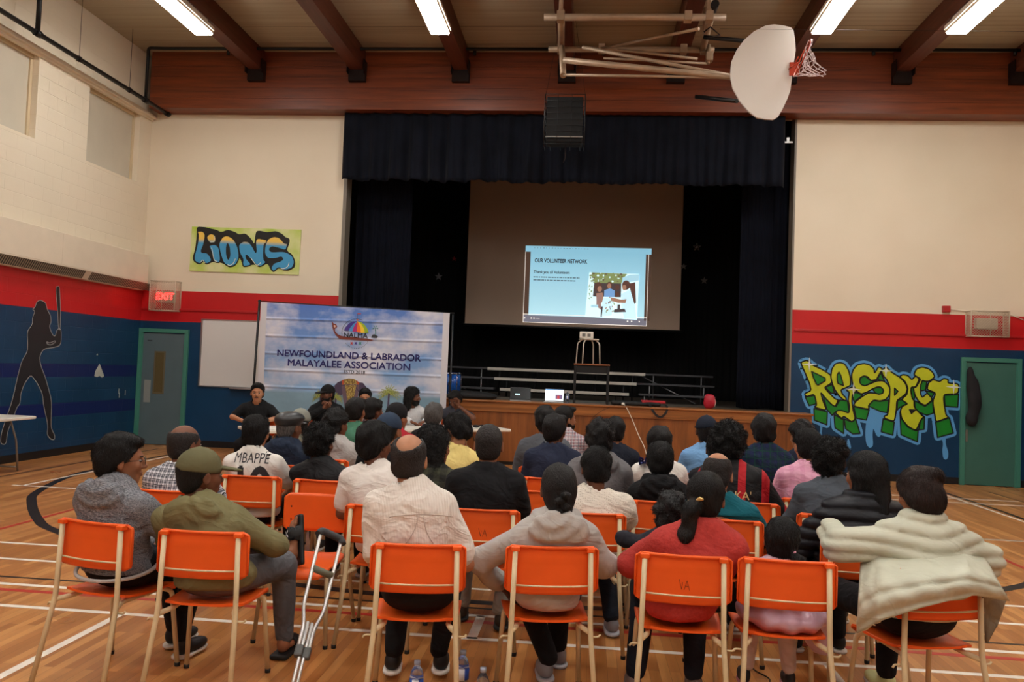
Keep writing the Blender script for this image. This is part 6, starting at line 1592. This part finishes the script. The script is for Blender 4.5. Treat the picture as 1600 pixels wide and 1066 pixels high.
person('person in the white dotted shirt', 933, 697, 4.95, yaw=4, hp=-14, w=1.2, near=True, chairpos=(.045, 4.74), kind='polo', collar='fold', sm=k.m, hair='short', skin='b', seed=12, pm=PANT['navy'], shoes=(SHOE['grey'], SHOE['gsole']),
   legs=[(-.12, .42, .52, -.1, .40, .11), (.14, .42, .52, .18, .10, .11)], label='person in a white dotted short-sleeved shirt with head bowed')
person('bald person in the teal shirt', 1122, 708, 4.9, yaw=-4, hy=-10, hp=-12, w=1.08, near=True, chairpos=(.835, 4.775), kind='tee', sm=C_('teal_jersey', (18, 92, 104)), hair='bald', hcol='buzz', skin='c', seed=13, label='person in a teal shirt with a bald shining crown behind the red fleece')
person('person in the black puffer jacket', 1352, 703, 4.62, yaw=6, hy=22, w=1.08, near=True, chairpos=(at(1345, 810, 4.5).x, 4.45), kind='puffer', sm=C_('black_nylon', (22, 23, 29), rough=.45, fold=.25), hair='long', fem=1, seed=14, skin='a', hem=.46, label='person in a black puffer jacket with long black hair left of the pale puffer jacket')
person('person in the slate grey jacket', 1300, 683, 5.35, yaw=-10, hy=-28, w=1.08, near=True, kind='long', collar='high', sm=C_('slate_fleece', (76, 82, 90), noise=.06), hair='curly', hcol='curly', skin='d', seed=15, label='person in a slate grey zip jacket with short curly hair behind the black puffer')
# ------------------------------------------------------------------ third row
rN, sN, _ = person('person in the white numbered football shirt', 402, 647, 5.65, yaw=2, w=1.02, near=True, chairpos=(-2.345, 5.49), kind='tee', sm=C_('white_polyester', (224, 218, 210), noise=.02, fold=.35), hair='short', skin='c', seed=16, label='person in a white football shirt lettered across the back in the third row')
PRT = mat('print_black', (36, 36, 40), .6)
shirt_text(sN, 'MBAPPÉ', .10, 0.918, PRT, x=-.012, bold=.0, arch=.12, sx=.72); shirt_text(sN, '10', .34, .725, PRT, x=-.01, bold=.012, name='number', sx=.8)
person('person in the black track jacket', 502, 660, 5.62, yaw=-2, hy=-12, w=1.05, near=True, chairpos=(-1.81, 5.46), kind='long', collar='high', sm=C_('black_tracksuit', (18, 18, 21), rough=.6), hair='curly', hcol='curly', skin='b', seed=17, label='person in a black track jacket with tousled curly hair behind the upturned empty chair')
person('person in the green and black checked flannel', 682, 665, 5.5, yaw=-8, hy=-30, w=1.05, near=True, kind='long', sm=plaid('green_flannel', (70, 72, 58), (38, 38, 36), (24, 24, 24), .085, .5, .0), hair='wavy', hcol='curly', skin='a', seed=18, label='person in a green and black checked flannel with wavy black hair')
person('person in the pale yellow t-shirt', 716, 643, 6.3, yaw=-10, hy=58, hp=-22, w=1.05, near=True, kind='tee', sm=C_('yellow_jersey', (226, 204, 128), noise=.03), hair='full', skin='c', seed=19, chest=None, label='person in a pale yellow t-shirt with the head bent to the left')
person('person in the black hoodie', 1032, 688, 5.55, yaw=0, w=.92, near=True, kind='hoodie', sm=C_('black_sweat', (20, 20, 22)), hair='short', skin='b', seed=20, label='person in a black hoodie between the dotted white shirt and the striped football shirt')
ACM = stripes('red_black_stripes', (20, 18, 20), (176, 24, 34), .155, .33, 0, .36)
rS, sS, _ = person('person in the red and black striped football shirt', 1138, 657, 5.75, yaw=-12, hy=0, w=1.1, near=True, kind='tee', sm=ACM, hair='afro', hcol='curly', skin='b', seed=21, sleeve_end=.9, chairpos=(at(1165, 800, 5.5).x, 5.5), label='person in a red and black striped football shirt with big curly hair')
shirt_text(sS, "KAKA'", .075, .83, mat('print_gold', (206, 176, 120), .6), x=-.07, bold=.0)
PNK = plaid('pink_jersey', (228, 170, 192), (216, 150, 178), (224, 176, 196), .07, .45, .0)
person('person in the pink football shirt', 1262, 668, 6.0, yaw=-4, hy=12, w=1.0, near=True, kind='tee', sm=PNK, hair='short', skin='c', seed=22, label='person in a pink football shirt with a dark neckline')
# ------------------------------------------------------------------ fourth row
person('person in the navy hooded jacket and flat cap', 454, 640, 6.4, yaw=-4, hy=-20, w=1.05, kind='hoodie', sm=C_('navy_cotton', (32, 42, 60)), hair='short', hcol='grey', cap='flat', capm=mat('black_leather_cap', (40, 40, 42), .35, bump=.2, bscale=8), skin='b', seed=23, label='person in a navy hooded jacket and dark leather flat cap')
person('person in the pale grey hooded top', 527, 637, 6.9, yaw=-6, hy=-24, w=1.0, kind='hoodie', sm=C_('pale_grey_marl', (176, 170, 166)), hair='curly', hcol='curly', skin='b', seed=24, label='person in a pale grey hooded top with curly hair behind the black track jacket')
person('person in black with the blue cap', 610, 643, 6.0, yaw=0, hy=-22, w=1.05, kind='tee', sm=C_('black_tee_b', (18, 18, 20)), hair='full', cap='backcap', capm=C_('slate_blue_cap', (44, 58, 78), fold=.2), skin='a', seed=25, label='person in black with a slate blue cap worn backwards, above the white t-shirt')
person('person in the navy polo', 868, 645, 6.4, yaw=-6, hy=-14, w=1.05, kind='polo', collar='fold', sm=C_('navy_pique', (36, 42, 62)), hair='short', skin='b', seed=26, label='person in a navy polo with broad back, left of the bushy-haired person in grey')
person('person in the grey hoodie with bushy hair', 938, 653, 5.8, yaw=0, hy=4, w=1.05, kind='hoodie', sm=C_('mid_grey_marl', (110, 108, 110)), hair='curly', hcol='black', skin='a', seed=27, label='person in a mid grey hoodie with bushy black hair behind the white dotted shirt')
rZ, sZ, _ = person('person in the white football shirt with blue lettering', 1031, 663, 6.35, yaw=0, w=1.02, kind='tee', sm=C_('white_polyester_b', (222, 216, 208), noise=.02), hair='full', skin='b', seed=28, label='person in a white football shirt with blue lettering behind the black hoodie')
shirt_text(sZ, 'BE', .075, .965, mat('print_blue', (60, 62, 130), .6), x=-.13, bold=.004)
person('person in the dark jacket behind the curly hair', 1122, 676, 6.5, yaw=-3, w=1.05, kind='long', sm=C_('charcoal_cotton', (30, 30, 34)), hair='short', skin='b', seed=29, label='person in a dark jacket mostly hidden behind the big curly hair')
person('person in the light blue t-shirt and navy cap', 1104, 648, 7.2, yaw=4, hy=0, w=1.05, kind='tee', sm=C_('sky_blue_jersey', (112, 156, 200), noise=.03), hair='short', cap='cap', capm=C_('navy_cap', (24, 30, 44), fold=.15), skin='d', seed=30, label='person in a light blue t-shirt and navy cap in front of the stage')
person('person in the dark tartan shirt', 1194, 644, 6.7, yaw=-4, w=1.14, kind='long', sm=plaid('dark_tartan', (22, 40, 52), (30, 34, 70), (20, 60, 50), .06, .4, .1), hair='full', skin='d', seed=31, label='person in a dark blue and green tartan shirt near the right end of the stage')
person('person in beige behind the pink shirt', 1253, 655, 7.0, yaw=-8, hy=20, w=.9, kind='long', sm=C_('navy_cloth_c', (30, 34, 52)), hair='curly', hcol='curly', skin='c', seed=32, label='person with wavy black hair mostly hidden behind the pink football shirt')
# ------------------------------------------------------------------ rows by the stage
person('person in the green t-shirt', 557, 620, 7.5, yaw=-2, hy=-10, w=1.05, kind='tee', sm=C_('green_jersey', (72, 120, 96)), hair='short', skin='a', seed=33, label='person in a green t-shirt facing the panel table')
person('person in dark clothes beside the green t-shirt', 584, 620, 8.3, yaw=-4, hy=-35, w=1.0, kind='tee', sm=C_('dark_brown_cloth', (44, 36, 34)), hair='full', skin='b', seed=34, glasses=True, label='person with side-parted black hair right of the green t-shirt')
person('person in the red t-shirt and black beanie', 622, 629, 7.6, yaw=-4, hy=-30, w=1.05, kind='tee', sm=C_('crimson_jersey', (168, 34, 46)), hair='short', cap='beanie', capm=C_('black_knit_cap', (24, 23, 26), fold=.2), skin='a', seed=35, label='person in a red t-shirt and black beanie in front of the panel table')
person('grey-haired person in the black hood', 679, 627, 8.2, yaw=0, w=1.05, kind='hoodie', sm=C_('black_sweat_b', (20, 20, 23)), hair='full', hcol='grey', skin='b', seed=36, label='grey-haired person in a black hooded top near the panel table')
person('person in the khaki cap', 471, 637, 7.3, yaw=0, w=.98, kind='tee', sm=C_('khaki_cloth', (120, 116, 100)), hair='short', cap='backcap', capm=C_('khaki_cap', (132, 132, 122), fold=.2), skin='a', seed=37, label='person in a pale khaki cap mostly hidden behind the flat cap')
person('person in the grey t-shirt', 853, 632, 7.1, yaw=4, hy=4, w=1.1, kind='tee', sm=C_('ash_grey_jersey', (84, 86, 92)), hair='full', skin='b', seed=38, label='person in an ash grey t-shirt behind the navy polo')
person('person in the red and white checked shirt', 884, 633, 7.9, yaw=0, hy=-60, w=1.05, kind='long', collar='fold', sm=plaid('red_white_check', (206, 196, 196), (140, 84, 92), (60, 60, 84), .03, .35, .12), hair='short', skin='a', seed=39, beard='full', label='person in a red and white checked shirt with face turned to the right')
person('person in the dark navy sweater', 962, 650, 7.3, yaw=-4, hy=0, w=1.1, kind='long', collar='high', sm=C_('midnight_knit', (22, 26, 38)), hair='short', skin='a', seed=40, label='person in a dark navy sweater behind the bushy-haired person in grey')
# ------------------------------------------------------------------ the panel behind the table, facing the hall
def pan(who, px, top, Y, yaw, **kw): return person(who, px, top, Y, yaw=yaw, near=True, chairpos=None, chairgroup='orange chairs behind the panel table', **kw)
TA = [(-.27, .12, .84, -.10, .34, .80), (.27, .12, .84, .10, .34, .80)]
pan('person with the moustache at the panel', 403, 598, 10.55, 190, hy=8, w=1.12, kind='tee', sm=C_('black_henley', (16, 16, 18)), hair='short', skin='c', beard='moustache', seed=41, arms=[(-.30, .12, .84, -.04, .34, .79), (.30, .12, .84, .06, .36, .79)], label='person in a black v-neck with a moustache at the left end of the panel')
pan('person in black with the black cap at the panel', 512, 600, 11.2, 200, hy=-46, w=1.14, kind='long', sm=C_('black_longsleeve', (17, 17, 19)), hair='short', cap='cap', capm=C_('black_cap', (16, 16, 18), fold=.15), skin='b', beard='full', glasses=True, seed=42, hcurl=1.0,
    arms=[(-.28, .20, .84, -.05, .24, .98), (.26, .20, .84, .06, .25, .97)], handdir={-1: (.5, .1, .75), 1: (-.5, .1, .75)}, label='bearded person in black, black cap and glasses with hands clasped at the chin')
pan('person in the patterned shirt at the panel', 571, 606, 11.5, 200, hy=-4, hp=-10, w=1.05, kind='polo', sm=plaid('floral_print', (150, 110, 116), (70, 60, 80), (200, 170, 160), .04, .5, .2), hair='short', skin='c', beard='full', seed=43, arms=TA, label='person in a patterned shirt half hidden in the middle of the panel table')
pan('long-haired person in white at the panel', 646, 605, 11.95, 208, hy=64, w=1.0, kind='long', sm=C_('white_linen', (206, 206, 208)), hair='wavy', hcol='curly', skin='b', beard='full', seed=44, arms=TA, label='long-haired person in a white shirt looking right in front of the banner')
pan('person in the dark grey shirt at the panel', 712, 609, 12.35, 186, hy=-30, hp=-32, w=1.05, kind='tee', sm=C_('charcoal_tee', (56, 56, 64)), hair='full', skin='b', seed=45, hcurl=.9,
    arms=[(-.30, .22, .86, -.07, .17, 1.03), (.32, .1, .84, .30, .22, .80)], handdir={-1: (.2, -.05, .9)}, label='person in a dark grey t-shirt leaning on one hand beside the banner')
# emblem on the panel cap is a small pale mark
# ------------------------------------------------------------------ empty chairs
chair(at(500, 790, 4.86).x, 4.86, 178, 'empty orange plastic chair facing backwards, under the raised sandal, behind the crutch')
chair(at(838, 760, 5.5).x, 5.5, 0, 'empty orange plastic chair seen right of the black t-shirt and gold necklace')
chair(at(1198, 740, 6.2).x, 6.15, -4, 'empty orange plastic chair between the striped football shirt and the pink shirt')
# crutch
r = thing('crutch', 'aluminium underarm crutch leaning on the empty backwards chair', 'crutch', (0, 0, 0))
ALU = mat('polished_aluminium', (214, 212, 208), .42, .8); GRB = mat('grey_rubber', (86, 86, 84), .6)
B0 = Vector((-1.29, 3.55, .02)); Tt = Vector((-1.378, 4.35, .655)); ax = (Tt-B0).normalized(); sd = Vector((.72, -.05, -.69)); sd = (sd-ax*sd.dot(ax)).normalized()
L_ = (Tt-B0).length
def cp(t, o): return B0+ax*(L_*t)+sd*o
for q in (-1, 1):
    obj('side_tube', tube(BM(), bend([cp(.30, q*.028), cp(.45, q*.030), cp(.55, q*.056), cp(.98, q*.062), cp(1.0, q*.060)], .03), .0095, 10), ALU, r)
    obj('extension_tube', tube(BM(), [cp(.06, q*.011), cp(.47, q*.011)], .0088, 10), ALU, r)
for q in (-1, 1): bm = BM(); t = BM(); bbox(t, -.02, .02, -.016, .016, -.03, .03, .008); M = Matrix.Translation(cp(.31, q*.02)) @ ax.to_track_quat('Z', 'Y').to_matrix().to_4x4(); merge(bm, t, M); obj('clamp', bm, GRB, r)
obj('armpit_pad', tube(BM(), bend([cp(.985, -.075), cp(1.015, -.06), cp(1.015, .06), cp(.985, .075)], .02), .021, 10), mat('dark_pad_foam', (58, 58, 60), .7), r)
obj('hand_grip', tube(BM(), [cp(.77, -.056), cp(.77, .058)], .018, 12), mat('olive_foam_grip', (108, 106, 88), .8), r)
obj('rubber_tip', tube(BM(), [B0, cp(.07, 0)], .02, 12), GRB, r)
# thin cable on the floor at the right
bm = BM(); tube(bm, bend([(1.02, 4.9, .006), (.98, 4.6, .006), (1.05, 4.5, .006), (1.0, 4.3, .03), (1.02, 4.25, .006), (1.1, 4.1, .006)], .08), .004, 5)
tag(obj('floor_cable', bm, PIPE), 'thin black cable lying on the floor behind the chair of the child in lilac', 'cable')
